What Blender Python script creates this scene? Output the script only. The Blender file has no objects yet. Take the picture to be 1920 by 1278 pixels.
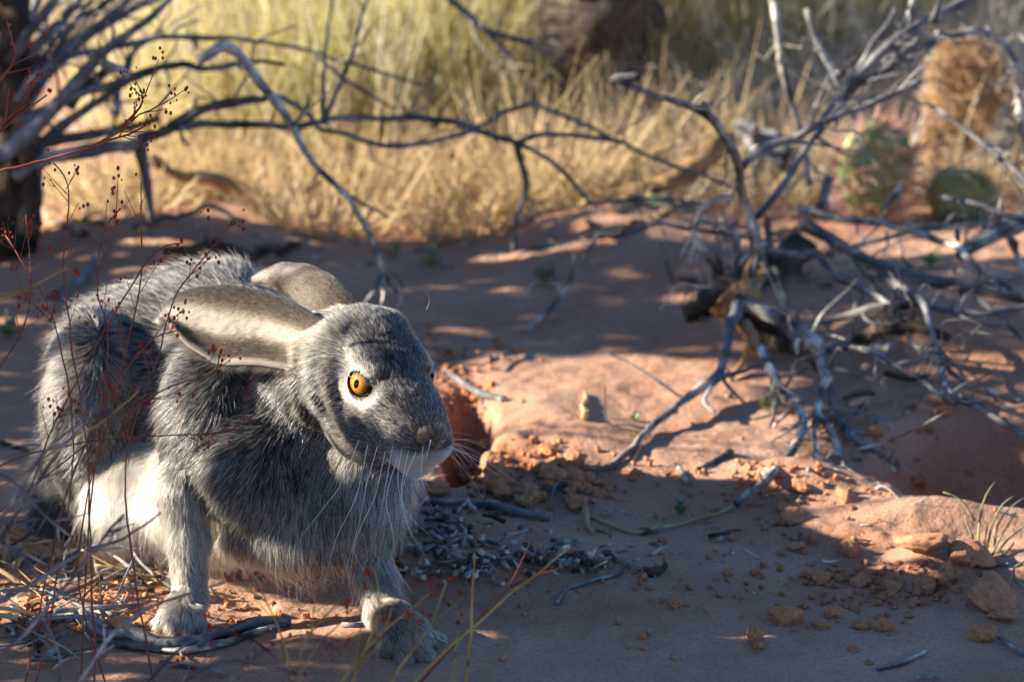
import bpy, math, random, os
import numpy as np
from mathutils import Vector, Matrix, kdtree
R = math.radians
random.seed(7)
rng = np.random.default_rng(7)
sc = bpy.context.scene
col = sc.collection

# ------------------------------------------------------------------ camera
PITCH = R(17.0); CAMZ = 0.80; CAMY = -2.05
LENS = 135.0; FPX = LENS/36.0*1920.0
cam = bpy.data.cameras.new("camera"); camo = bpy.data.objects.new("camera", cam); col.objects.link(camo)
camo.location = (0, CAMY, CAMZ); camo.rotation_euler = (math.pi/2-PITCH, 0, 0)
cam.lens = LENS; cam.sensor_width = 36.0; cam.clip_start = 0.05; cam.clip_end = 3000
cam.dof.use_dof = True; cam.dof.focus_distance = 2.135; cam.dof.aperture_fstop = 10.0
cam.dof.aperture_blades = 0
sc.camera = camo

# ------------------------------------------------------------------ sky, sun, exposure
SUN_EL = R(23.0); SUN_BACK = R(4.0)       # the sun stands to the left, slightly behind the animal
S = np.array([-math.cos(SUN_EL)*math.cos(SUN_BACK), math.cos(SUN_EL)*math.sin(SUN_BACK), math.sin(SUN_EL)])
w = bpy.data.worlds.new("World"); sc.world = w; w.use_nodes = True
nt = w.node_tree
sky = nt.nodes.new('ShaderNodeTexSky'); sky.sky_type = 'NISHITA'; sky.sun_disc = False
sky.sun_elevation = SUN_EL; sky.sun_rotation = math.atan2(S[0], S[1]); sky.altitude = 1500
sky.air_density = 1.0; sky.dust_density = 0.2; sky.ozone_density = 5.0
nt.links.new(sky.outputs[0], nt.nodes['Background'].inputs[0]); nt.nodes['Background'].inputs[1].default_value = 0.068
sl = bpy.data.lights.new("sun", 'SUN'); sl.energy = 5.0; sl.angle = R(0.5); sl.color = (1.0, 0.90, 0.74)
so = bpy.data.objects.new("sun", sl); col.objects.link(so)
so.rotation_euler = Vector(S).to_track_quat('Z', 'Y').to_euler()
so.location = (-3, 0, 3)
sc.view_settings.view_transform = 'Standard'; sc.view_settings.look = 'None'
sc.view_settings.exposure = 1.68; sc.view_settings.gamma = 1.0
sc.cycles.max_bounces = 6; sc.cycles.diffuse_bounces = 4; sc.cycles.glossy_bounces = 2
sc.cycles.transmission_bounces = 4; sc.cycles.transparent_max_bounces = 8
sc.cycles.use_denoising = True

# ------------------------------------------------------------------ projection helpers (photo pixels of the 1920x1278 frame)
CAMP = np.array([0, CAMY, CAMZ]); cp_, sp_ = math.cos(PITCH), math.sin(PITCH)
c_r = np.array([1., 0, 0]); c_f = np.array([0, cp_, -sp_]); c_d = np.array([0, -sp_, -cp_])   # right, forward, image-down
def P(px, py, d):
    return CAMP + d*(c_f + (px-960)/FPX*c_r + (py-639)/FPX*c_d)
def gd(py, z=0.0):                    # camera-axis distance at which the ray through row py meets height z
    return (CAMZ-z)/(sp_ + (py-639)/FPX*cp_)
def G0(px, py, z=0.0):
    return P(px, py, gd(py, z))
def proj(X):
    q = X-CAMP; d = q@c_f
    return 960+FPX*(q@c_r)/d, 639+FPX*(q@c_d)/d, d

# ------------------------------------------------------------------ noise
_lat = rng.random((64, 64, 64)).astype(np.float32)
def vnoise(x, y, z):
    xi = np.floor(x).astype(int); yi = np.floor(y).astype(int); zi = np.floor(z).astype(int)
    fx = x-xi; fy = y-yi; fz = z-zi
    fx = fx*fx*(3-2*fx); fy = fy*fy*(3-2*fy); fz = fz*fz*(3-2*fz)
    def L(a, b, c): return _lat[(xi+a) & 63, (yi+b) & 63, (zi+c) & 63]
    return ((L(0,0,0)*(1-fx)+L(1,0,0)*fx)*(1-fy)+(L(0,1,0)*(1-fx)+L(1,1,0)*fx)*fy)*(1-fz) + \
           ((L(0,0,1)*(1-fx)+L(1,0,1)*fx)*(1-fy)+(L(0,1,1)*(1-fx)+L(1,1,1)*fx)*fy)*fz
def fbm(x, y, z, n=4):
    s = 0; a = 0.5
    for k in range(n):
        s = s+a*(vnoise(x*2**k+17.3*k, y*2**k+5.1*k, z*2**k+9.7*k)-0.5); a *= 0.55
    return s

# ------------------------------------------------------------------ object helpers
def tag(o, label=None, cat=None, group=None, kind=None):
    if label: o['label'] = label
    if cat: o['category'] = cat
    if group: o['group'] = group
    if kind: o['kind'] = kind
    return o
def empty(name, loc=(0, 0, 0), **k):
    o = bpy.data.objects.new(name, None); o.location = loc; o.empty_display_size = .02
    col.objects.link(o); return tag(o, **k)
WOODS = ('weathered_wood', 'dark_bark', 'bleached_wood', 'tan_wood')
def mesh_np(name, V, F, mat=None, smooth=True, parent=None, cols=None):
    """V (n,3); F list of lists or (m,k) array"""
    me = bpy.data.meshes.new(name)
    V = np.asarray(V, dtype=np.float32)
    if isinstance(F, np.ndarray):
        k = F.shape[1]
        me.vertices.add(len(V)); me.vertices.foreach_set('co', V.ravel())
        me.loops.add(F.size); me.loops.foreach_set('vertex_index', F.astype(np.int32).ravel())
        me.polygons.add(len(F)); me.polygons.foreach_set('loop_start', np.arange(0, F.size, k, dtype=np.int32))
        me.update(calc_edges=True)
    else:
        me.from_pydata([tuple(v) for v in V], [], F); me.update()
    me.validate()
    if cols is None and mat is not None and mat.name in WOODS: cols = np.ones((len(V), 3))
    if smooth: me.polygons.foreach_set('use_smooth', np.ones(len(me.polygons), dtype=bool))
    if cols is not None:
        a = me.attributes.new('tint', 'FLOAT_COLOR', 'POINT')
        c4 = np.ones((len(V), 4), dtype=np.float32); c4[:, :3] = cols; a.data.foreach_set('color', c4.ravel())
    if mat: me.materials.append(mat)
    o = bpy.data.objects.new(name, me); col.objects.link(o)
    if parent is not None:
        o.parent = parent; o.matrix_parent_inverse = Matrix.Translation(-Vector(parent.location))
    return o
def catmull(pts, step=0.006):
    pts = np.asarray(pts, float)
    if len(pts) == 2: pts = np.vstack([pts[0], (pts[0]+pts[1])/2, pts[1]])
    Q = np.vstack([2*pts[0]-pts[1], pts, 2*pts[-1]-pts[-2]]); out = []
    for i in range(1, len(Q)-2):
        n = max(2, int(np.linalg.norm(Q[i+1][:3]-Q[i][:3])/step))
        t = np.linspace(0, 1, n, endpoint=False)[:, None]
        out.append(.5*((2*Q[i])+(-Q[i-1]+Q[i+1])*t+(2*Q[i-1]-5*Q[i]+4*Q[i+1]-Q[i+2])*t**2+(-Q[i-1]+3*Q[i]-3*Q[i+1]+Q[i+2])*t**3))
    out.append(pts[-1][None]); return np.vstack(out)
def tube_geo(C, rad, sides=8, rough=0.0, seed=0):
    C = np.asarray(C, float); n = len(C); rad = np.broadcast_to(rad, (n,)).astype(float)
    T = np.gradient(C, axis=0); T /= np.linalg.norm(T, axis=1)[:, None]+1e-12
    a = np.array([0.13, 0.31, 0.94]); U = np.cross(T, a); U /= np.linalg.norm(U, axis=1)[:, None]+1e-9; W = np.cross(T, U)
    th = np.linspace(0, 2*math.pi, sides, endpoint=False)
    rr = rad[:, None]*np.ones((1, sides))
    if rough:
        s = np.arange(n)[:, None]*0.35+seed*13.7
        rr = rr*(1+rough*2.2*(vnoise(s+0*th, 3+2.2*np.cos(th)[None]+0*s, 3+2.2*np.sin(th)[None]+0*s)-.5)
                 + rough*1.2*(vnoise(s*.35+0*th, 31+0*th+0*s, 9+0*th+0*s)-.5))
    V = C[:, None]+rr[..., None]*(np.cos(th)[None, :, None]*U[:, None]+np.sin(th)[None, :, None]*W[:, None])
    V = V.reshape(-1, 3); V = np.vstack([V, C[0], C[-1]])
    i, j = np.meshgrid(np.arange(n-1), np.arange(sides), indexing='ij'); j2 = (j+1) % sides
    F = np.stack([i*sides+j, i*sides+j2, (i+1)*sides+j2, (i+1)*sides+j], -1).reshape(-1, 4)
    jj = np.arange(sides); k2 = (jj+1) % sides
    F = F.tolist()+[[n*sides, int(k2[q]), int(jj[q])] for q in range(sides)]+[[n*sides+1, (n-1)*sides+int(jj[q]), (n-1)*sides+int(k2[q])] for q in range(sides)]
    return V, F
def merge(geos):
    Vs, Fs, b = [], [], 0
    for V, F in geos:
        Vs.append(V); Fs += [[q+b for q in f] for f in F]; b += len(V)
    return np.vstack(Vs), Fs

# ------------------------------------------------------------------ materials
def mat_new(name):
    m = bpy.data.materials.new(name); m.use_nodes = True
    return m, m.node_tree, m.node_tree.nodes['Principled BSDF']
def ramp(nt, fac, stops):
    r = nt.nodes.new('ShaderNodeValToRGB'); e = r.color_ramp.elements
    while len(e) < len(stops): e.new(0.5)
    for k, (p, c) in enumerate(stops): e[k].position = p; e[k].color = (*c, 1)
    nt.links.new(fac, r.inputs[0]); return r.outputs[0]
def noise_node(nt, scale, detail=5, rough=.6, vec=None, mapscale=None):
    tc = nt.nodes.new('ShaderNodeTexCoord'); v = tc.outputs['Object']
    if mapscale:
        mp = nt.nodes.new('ShaderNodeMapping'); mp.inputs['Scale'].default_value = mapscale; nt.links.new(v, mp.inputs[0]); v = mp.outputs[0]
    n = nt.nodes.new('ShaderNodeTexNoise'); n.inputs['Scale'].default_value = scale; n.inputs['Detail'].default_value = detail
    n.inputs['Roughness'].default_value = rough; nt.links.new(v, n.inputs['Vector']); return n.outputs['Fac']
def bump(nt, b, h, dist, strength=1.0, prev=None):
    n = nt.nodes.new('ShaderNodeBump'); n.inputs['Distance'].default_value = dist; n.inputs['Strength'].default_value = strength
    nt.links.new(h, n.inputs['Height'])
    if prev is not None: nt.links.new(prev, n.inputs['Normal'])
    nt.links.new(n.outputs[0], b.inputs['Normal']); return n.outputs[0]
def simple(name, stops, scale=60, rough=.85, bumpd=0.0008, bscale=None, mapscale=None, transl=0.0):
    m, nt, b = mat_new(name)
    f = noise_node(nt, scale, mapscale=mapscale)
    c = ramp(nt, f, stops)
    if name in WOODS:
        at = nt.nodes.new('ShaderNodeAttribute'); at.attribute_name = 'tint'; m2 = nt.nodes.new('ShaderNodeMixRGB'); m2.blend_type = 'MULTIPLY'; m2.inputs[0].default_value = 1
        nt.links.new(c, m2.inputs[1]); nt.links.new(at.outputs['Color'], m2.inputs[2]); c = m2.outputs[0]
    nt.links.new(c, b.inputs['Base Color']); b.inputs['Roughness'].default_value = rough
    b.inputs['Specular IOR Level'].default_value = 0.25
    if bumpd: bump(nt, b, noise_node(nt, bscale or scale*3), bumpd)
    if transl:
        tr = nt.nodes.new('ShaderNodeBsdfTranslucent'); nt.links.new(c, tr.inputs[0])
        mx = nt.nodes.new('ShaderNodeMixShader'); mx.inputs[0].default_value = transl
        nt.links.new(b.outputs[0], mx.inputs[1]); nt.links.new(tr.outputs[0], mx.inputs[2])
        nt.links.new(mx.outputs[0], nt.nodes['Material Output'].inputs[0])
    return m
M = {}
def sand_mat():
    m, nt, b = mat_new('red_sand')
    big = noise_node(nt, 7, 4); fine = noise_node(nt, 420, 3, .7); mid = noise_node(nt, 60, 6, .65)
    c1 = ramp(nt, big, [(.3, (.36, .195, .12)), (.5, (.43, .255, .17)), (.7, (.50, .325, .225))])
    c2 = ramp(nt, fine, [(.32, (.24, .12, .08)), (.5, (.5, .5, .5)), (.72, (.85, .75, .65))])
    mx = nt.nodes.new('ShaderNodeMixRGB'); mx.blend_type = 'OVERLAY'; mx.inputs[0].default_value = .35
    nt.links.new(c1, mx.inputs[1]); nt.links.new(c2, mx.inputs[2])
    # damp crumbly redder soil where the tint attribute says so
    at = nt.nodes.new('ShaderNodeAttribute'); at.attribute_name = 'tint'
    m2 = nt.nodes.new('ShaderNodeMixRGB'); m2.blend_type = 'MULTIPLY'; m2.inputs[0].default_value = 1
    nt.links.new(mx.outputs[0], m2.inputs[1]); nt.links.new(at.outputs['Color'], m2.inputs[2])
    nt.links.new(m2.outputs[0], b.inputs['Base Color']); b.inputs['Roughness'].default_value = .95
    b.inputs['Specular IOR Level'].default_value = .1
    p = bump(nt, b, mid, .004, .8); bump(nt, b, fine, .0007, .8, p)
    return m
M['sand'] = sand_mat()
M['clod'] = simple('clod_soil', [(.3, (.36, .14, .06)), (.5, (.48, .215, .105)), (.72, (.56, .31, .17))], 2.5, .95, .0006, 7)
M['deadwood'] = simple('weathered_wood', [(.32, (.05, .048, .052)), (.48, (.155, .15, .155)), (.6, (.30, .285, .27)), (.70, (.66, .62, .54))], 38, .8, .0012, 200)
M['darkwood'] = simple('dark_bark', [(.3, (.03, .022, .018)), (.55, (.10, .075, .055)), (.75, (.25, .19, .13))], 50, .9, .003, 130)
M['palewood'] = simple('bleached_wood', [(.36, (.07, .065, .065)), (.48, (.24, .22, .20)), (.62, (.66, .62, .54))], 50, .75, .001, 200)
M['tanwood'] = simple('tan_wood', [(.3, (.22, .12, .05)), (.5, (.45, .28, .13)), (.75, (.62, .45, .26))], 40, .85, .002, 130)
M['redstem'] = simple('red_stem', [(.3, (.13, .035, .025)), (.55, (.26, .075, .045)), (.75, (.36, .15, .08))], 90, .6, 0)
M['redbud'] = simple('red_bud', [(.3, (.28, .03, .015)), (.6, (.5, .07, .03)), (.8, (.55, .16, .06))], 200, .7, 0, transl=.3)
M['yellowstem'] = simple('straw_stem', [(.3, (.30, .19, .05)), (.55, (.50, .35, .12)), (.8, (.62, .5, .22))], 60, .6, 0, transl=.15)
M['straw'] = simple('dry_straw', [(.3, (.42, .30, .15)), (.5, (.64, .50, .28)), (.75, (.80, .69, .46))], 9, .7, 0, transl=.35)
M['yellowgrass'] = simple('yellow_brush', [(.35, (.44, .45, .20)), (.5, (.64, .57, .26)), (.65, (.78, .70, .40))], 5, .7, 0, transl=.55)
M['palebrush'] = simple('pale_brush', [(.3, (.46, .42, .34)), (.5, (.62, .56, .44)), (.75, (.76, .70, .58))], 8, .75, 0, transl=.45)
M['greenleaf'] = simple('grey_green_leaf', [(.3, (.16, .24, .10)), (.6, (.30, .38, .20)), (.8, (.45, .52, .34))], 40, .6, 0, transl=.3)
M['greyleaf'] = simple('sage_leaf', [(.3, (.14, .15, .09)), (.6, (.26, .27, .17)), (.8, (.36, .36, .25))], 30, .8, 0, transl=.2)
M['twiglitter'] = simple('twig_litter', [(.35, (.06, .05, .04)), (.48, (.26, .22, .18)), (.62, (.7, .64, .54))], 90, .85, 0)
M['cactus'] = simple('cactus_skin', [(.3, (.12, .17, .06)), (.5, (.22, .28, .12)), (.7, (.42, .44, .25))], 40, .55, .002, 90)
M['deadcactus'] = simple('dry_cactus_skin', [(.3, (.16, .095, .045)), (.5, (.25, .155, .075)), (.7, (.36, .24, .13))], 20, .8, .003, 110)
M['spine'] = simple('cactus_spine', [(.3, (.42, .26, .14)), (.6, (.66, .5, .34)), (.8, (.8, .7, .55))], 40, .5, 0, transl=.3)
M['redspine'] = simple('reddish_spine', [(.3, (.40, .2, .15)), (.6, (.62, .40, .32)), (.8, (.78, .62, .52))], 40, .5, 0, transl=.3)

# ------------------------------------------------------------------ ground
FEAT = []     # (x, y, sx, sy, height, rotation)
def feat(px, py, sxpx, sy, h, rot=0): g = G0(px, py); FEAT.append((g[0], g[1], sxpx*3.1e-4, sy, h, R(rot)))
feat(872, 800, 52, .075, -.06)          # burrow mouth behind the nose
feat(860, 880, 30, .022, -.016)
feat(1850, 845, 190, .085, -.13, -8)    # dark hollow on the right
feat(1620, 845, 80, .03, -.012)
feat(1500, 905, 150, .030, .016)         # lit lip in front of it
feat(1780, 965, 160, .022, .012)
feat(1040, 800, 160, .07, .012)
feat(1000, 905, 110, .02, .008)
feat(1390, 620, 90, .05, .02)
feat(1150, 470, 380, .10, .035)
feat(1300, 560, 120, .05, .012)
feat(1690, 640, 160, .06, .022)
feat(1750, 1045, 60, .022, .014)
feat(1840, 1110, 60, .014, .010)
feat(880, 1085, 170, .03, .010)
feat(190, 1150, 130, .03, .010)
feat(560, 1130, 200, .035, -.006)
feat(330, 480, 400, .2, .02)
def hgt(x, y, fine=True):
    z = 0.0*x
    for (a, b, sx, sy, h, ro) in FEAT:
        dx = x-a; dy = y-b; u = dx*math.cos(ro)+dy*math.sin(ro); v = -dx*math.sin(ro)+dy*math.cos(ro)
        z = z+(h*np.exp(-(u/sx)**2-(v/sy)**2) if h > -.04 else h*np.exp(-((u/sx)**2+(v/sy)**2)**2.2))
    z = z+.03*fbm(x*3.1+8, y*3.1+3, 0*x+.5, 3)+.012*fbm(x*14, y*18, 0*x+2.5, 3)
    z = z+np.clip(y-1.0, 0, 50)*.05 + .12*np.clip((y-1.6)/4, 0, 1)**1*0
    if fine:
        # crumbly relief near the diggings, smooth rippled sand elsewhere
        cr = crumb(x, y)
        z = z+(.0045+.018*cr)*fbm(x*60, y*60, 0*x+7.5, 5)+.0022*fbm(x*30+4, y*85, 0*x+1.5, 2)
    return z
CR = []
for (px, py, sx, sy, a) in [(940, 860, 110, .05, 1), (1080, 900, 120, .03, .9), (1640, 1010, 200, .03, .5), (1700, 1100, 200, .035, .9), (870, 760, 60, .07, .8),
                            (150, 1120, 200, .05, .7), (1500, 880, 120, .03, .4), (1760, 880, 160, .05, .8), (560, 1140, 130, .03, .5), (1700, 640, 150, .07, .5), (900, 1060, 200, .03, .4)]:
    g = G0(px, py); CR.append((g[0], g[1], sx*3.1e-4, sy, a))
def crumb(x, y):
    c = 0.0*x
    for (a, b, sx, sy, h) in CR: c = np.maximum(c, h*np.exp(-((x-a)/sx)**2-((y-b)/sy)**2))
    return c
def axis(lo, hi, step, far, g=1.18):
    a = list(np.arange(lo, hi, step)); s = step; v = a[-1]
    while v < far: s *= g; v += s; a.append(v)
    s = step; v = a[0]
    while v > -far: s *= g; v -= s; a.insert(0, v)
    return np.array(a)
gx = axis(-.45, .48, .0028, 600); gy = axis(-.32, .95, .0032, 600)
GX, GY = np.meshgrid(gx, gy, indexing='ij')
GZ = hgt(GX, GY)
far = np.hypot(GX, GY); GZ = np.where(far > 12, GZ*0+.55+.02*(far-12)*0, GZ)
ni, nj = GX.shape
ii, jj = np.meshgrid(np.arange(ni-1), np.arange(nj-1), indexing='ij')
F = np.stack([ii*nj+jj, (ii+1)*nj+jj, (ii+1)*nj+jj+1, ii*nj+jj+1], -1).reshape(-1, 4)
cr = crumb(GX, GY).ravel(); nz = vnoise(GX.ravel()*40, GY.ravel()*40, 0*cr+3)
tc = 1-(cr*(.35+.5*nz))[:, None]*np.array([.12, .42, .58])
ground = mesh_np('ground', np.stack([GX, GY, GZ], -1).reshape(-1, 3), F, M['sand'], cols=tc)
tag(ground, kind='structure')
del GX, GY, GZ, F, ii, jj
def zg(x, y): return float(hgt(np.array([float(x)]), np.array([float(y)]))[0])
def Gp(px, py):
    z = 0.0
    for _ in range(12):
        g = G0(px, py, z); z = .5*z+.5*zg(g[0], g[1])
    return np.array([g[0], g[1], zg(g[0], g[1])])

#@@RABBIT
# ------------------------------------------------------------------ jackrabbit
cm = .01
Hf = np.array([.481, .551, .681]); Hf /= np.linalg.norm(Hf)          # head axes in camera terms (right, down, toward)
Hl = np.array([.855, -.12, -.507]); Hl -= Hl.dot(Hf)*Hf; Hl /= np.linalg.norm(Hl)
Hu = -np.cross(Hf, Hl)
CB = np.stack([c_r, c_d, -c_f])                                          # rows: right, down, toward
Hf, Hl, Hu = Hf@CB, Hl@CB, Hu@CB
HM = P(733, 712, 2.14)
def H(f, l, u): return HM+cm*(f*Hf+l*Hl+u*Hu)
HAX = np.stack([Hf, Hl, Hu])
BF = np.array([.616, -.788, 0]); BL = np.array([.788, .616, 0]); BZ = np.array([0, 0, 1.])
BAX = np.stack([BF, BL, BZ]); CAX = np.stack([c_r, c_d, c_f])
DOWN = np.array([0, 0, -1.])
PR = []      # primitives: dict
def norm(a): return a/(np.linalg.norm(a, axis=-1, keepdims=True)+1e-12)
def E(c, r, ax, k=1.0, **a): PR.append(dict(t='e', c=np.array(c), r=np.array(r)*cm, ax=ax, k=k*cm, **a))
def K(a_, b_, r1, r2, k=1.0, **a): PR.append(dict(t='k', a=np.array(a_), b=np.array(b_), r1=r1*cm, r2=r2*cm, k=k*cm, **a))
# attributes: fl flow, ln hair length cm, li lift, tone 0..1 paleness, gz grizzle, wm warmth
back = -BF*.9+DOWN*.45
tors = dict(fl=back, ln=.95, li=.17, tone=.27, gz=.5, wm=.3)
thigh = dict(fl=-BF*.8+DOWN*.9, ln=.95, li=.16, tone=.48, gz=.48, wm=.45)
shou = dict(fl=-BF*.5+DOWN*.8, ln=.8, li=.19, tone=.28, gz=.5, wm=.45)
belly = dict(fl=DOWN+BF*.15, ln=1.5, li=.16, tone=.97, gz=.06, wm=.6)
chest = dict(fl=DOWN*1.0+.3*BF-.25*BL, ln=1.25, li=.17, tone=.48, gz=.42, wm=.5)
legc = dict(fl=DOWN, ln=.7, li=.14, tone=.74, gz=.2, wm=.65)
# hindquarters
E(P(285, 735, 2.37), (8.0, 5.6, 6.4), BAX, 2.0, **tors)
E(P(172, 765, 2.325), (2.9, 6.0, 4.2), CAX, 1.0, **thigh)
E(P(385, 640, 2.37), (6.0, 4.6, 4.6), BAX, 2.0, **tors)
E(P(470, 700, 2.31), (7.5, 4.4, 4.6), BAX, 2.0, **tors)
E(P(430, 610, 2.40), (4.5, 3.0, 4.0), BAX, 1.5, **tors)
# belly and inner thigh
E(P(270, 925, 2.32), (3.9, 3.3, 4.2), CAX, 1.5, **belly)
E(P(430, 930, 2.28), (5.0, 3.8, 4.0), CAX, 2.0, **belly)
# right hind foot hidden under the belly
K(P(270, 1005, gd(1010, .012)), P(345, 1028, gd(1035, .010)), .9, .7, .8, **dict(legc, tone=.7))
K(P(440, 1005, gd(1005, .012)), P(520, 1020, gd(1030, .010)), 1.2, 1.0, .8, **dict(legc, tone=.7))
# chest, shoulders
E(P(545, 800, 2.235), (6.0, 5.0, 5.2), BAX, 2.0, **shou)
E(P(400, 790, 2.215), (3.1, 4.6, 3.2), CAX, .8, **shou)
E(P(480, 880, 2.20), (3.4, 3.4, 3.2), CAX, 1.5, **shou)
E(P(590, 940, 2.215), (4.6, 3.9, 3.8), CAX, 1.5, **chest)
E(P(680, 900, 2.20), (2.7, 4.1, 3.0), CAX, 1.5, **dict(chest, tone=.66))
E(P(560, 995, 2.22), (4.2, 1.6, 3.2), CAX, 1.5, **dict(belly, fl=DOWN, ln=1.7, tone=.8, gz=.12))
# neck to the head
K(P(560, 720, 2.24), H(-3.0, 0, -1.2), 3.9, 3.2, 1.5, **dict(shou, tone=.34, ln=1.2))
# right foreleg (near)
K(P(345, 905, 2.205), P(352, 1000, 2.205), 1.6, 1.1, 1.2, **dict(legc, tone=.72, ln=1.1))
K(P(352, 1000, 2.205), P(356, 1120, 2.203), 1.05, .86, .6, **legc)
K(P(356, 1115, 2.203), P(338, 1152, 2.19), .92, 1.0, .6, **legc)
pawR = []
for k, (dx, dy) in enumerate([(-34, 8), (-12, 14), (12, 15), (34, 10)]):
    b = P(344+dx*.55, 1146+dy*.4, gd(1146+dy*.4, .012)); t = P(338+dx*1.0, 1158+dy, gd(1160+dy, .006))
    K(b, t, .62, .46, .35, **dict(legc, ln=.5, fl=norm(t-b))); pawR.append((b, t))
# left foreleg (reaching forward)
K(P(668, 985, 2.21), P(703, 1075, 2.20), 1.55, 1.05, 1.2, **dict(legc, tone=.6, ln=1.1))
K(P(703, 1075, 2.20), P(722, 1150, 2.19), 1.0, .95, .6, **dict(legc, tone=.58))
K(P(722, 1150, 2.19), P(765, 1190, gd(1196, .012)), 1.1, 1.15, .6, **dict(legc, tone=.55, fl=norm(P(765, 1190, 2.18)-P(722, 1150, 2.19))))
pawL = []
for k, (dx, dy) in enumerate([(-52, 22), (-18, 30), (16, 26), (38, 6)]):
    b = P(762+dx*.55, 1190+dy*.4, gd(1190+dy*.4, .013)); t = P(776+dx*1.0, 1196+dy, gd(1198+dy, .006))
    K(b, t, .68, .52, .35, **dict(legc, ln=.5, tone=.55, fl=norm(t-b))); pawL.append((b, t))
# tail: black above, white below
K(P(150, 880, 2.375), P(128, 950, 2.375), 1.7, 1.3, .5, **dict(fl=DOWN-.4*BF, ln=2.4, li=.25, tone=.04, gz=.12, wm=.1))
NB = len(PR)
# head
earb = dict(fl=-BF, ln=.6, li=.22, tone=.62, gz=.15, wm=.8, hd=1)
face = dict(fl=-Hf, ln=.34, li=.24, tone=.31, gz=.42, wm=.25, hd=1)
jowl = dict(fl=-Hf*.8-Hu*.55, ln=.42, li=.26, tone=.33, gz=.32, wm=.5, hd=1)
E(H(-1.3, 0, .0), (3.5, 2.15, 2.0), HAX, .9, **dict(face, ln=.4, tone=.15))
E(H(-2.6, 0, -1.2), (3.2, 2.5, 3.0), HAX, .9, **jowl)
E(H(-1.2, -1.15, -2.7), (2.9, 1.5, 2.6), HAX, .8, **jowl)
E(H(-1.2, 1.15, -2.7), (2.9, 1.5, 2.6), HAX, .8, **jowl)
E(H(0.2, 0, -3.6), (2.6, 1.7, 1.7), HAX, .8, **dict(jowl, ln=.7))
E(H(1.7, -.95, -2.0), (1.9, 1.0, 1.6), HAX, .9, **dict(face, ln=.36, tone=.36))
E(H(1.7, .95, -2.0), (1.9, 1.0, 1.6), HAX, .9, **dict(face, ln=.36, tone=.36))
E(H(2.3, 0, -.1), (2.5, 1.55, 1.25), HAX, .7, **dict(face, tone=.26))
K(H(.6, 0, -.35), H(3.75, 0, -.8), 2.0, 1.5, .8, **dict(face, tone=.40))
E(H(2.6, 0, -1.9), (2.4, 1.6, 1.5), HAX, .8, **dict(face, tone=.45))
E(H(3.85, -.85, -1.5), (1.3, .95, 1.15), HAX, .7, **dict(face, ln=.35, tone=.4, fl=-Hf-.4*Hl))
E(H(3.85, .85, -1.5), (1.3, .95, 1.15), HAX, .7, **dict(face, ln=.35, tone=.4, fl=-Hf+.4*Hl))
E(H(4.88, 0, -.40), (.70, .90, .80), HAX, .10, **dict(face, ln=.13, tone=.50, wm=.6, gz=.12))
E(H(3.7, 0, -2.6), (1.25, 1.0, .85), HAX, .35, **dict(face, ln=.5, tone=.9, gz=.05, fl=-Hf-.3*Hu))
for s in (-1, 1):
    E(H(-.5, s*1.45, 1.15), (1.6, .75, .5), HAX, .6, **dict(face, ln=.4, tone=.65))          # brow ridge
    E(H(.0, s*1.65, -.85), (1.5, .65, .5), HAX, .9, **dict(face, ln=.4, tone=.6))           # lower rim
    E(H(-3.2, s*1.6, .75), (1.2, .7, .8), HAX, .5, **dict(face, ln=.55, tone=.5, wm=.6))  # ear roots
K(H(-3.4, -1.6, .6), P(578, 655, 2.165), 1.1, .8, .8, **earb)
K(H(-3.4, 1.5, .5), P(645, 600, 2.195), .9, .6, .8, **earb)
EYR = .92
EYE = [H(.12, s*1.66, .22) for s in (-1, 1)]
def eyax(s):
    o = Hl*s*.92+Hf*.22+Hu*.10
    if s < 0: o = o-c_f*.22
    return o/np.linalg.norm(o)
def lidop(X):      # 1 at the lid margin, larger outwards (either eye)
    best = np.full(len(X), 9.)
    for s, e in zip((-1, 1), EYE):
        q = X-e; A_ = eyax(s); a = q@A_; b = q@Hf-a*Hf.dot(A_); c = q@Hu-a*Hu.dot(A_)
        op = np.sqrt((b/(.88*EYR*cm))**2+(c/np.where(c > 0, .60*EYR*cm, .80*EYR*cm))**2); op = np.where((a > 0) & (np.linalg.norm(q, axis=1) < 1.5*EYR*cm), op, 9.); best = np.minimum(best, op)
    return best
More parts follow.
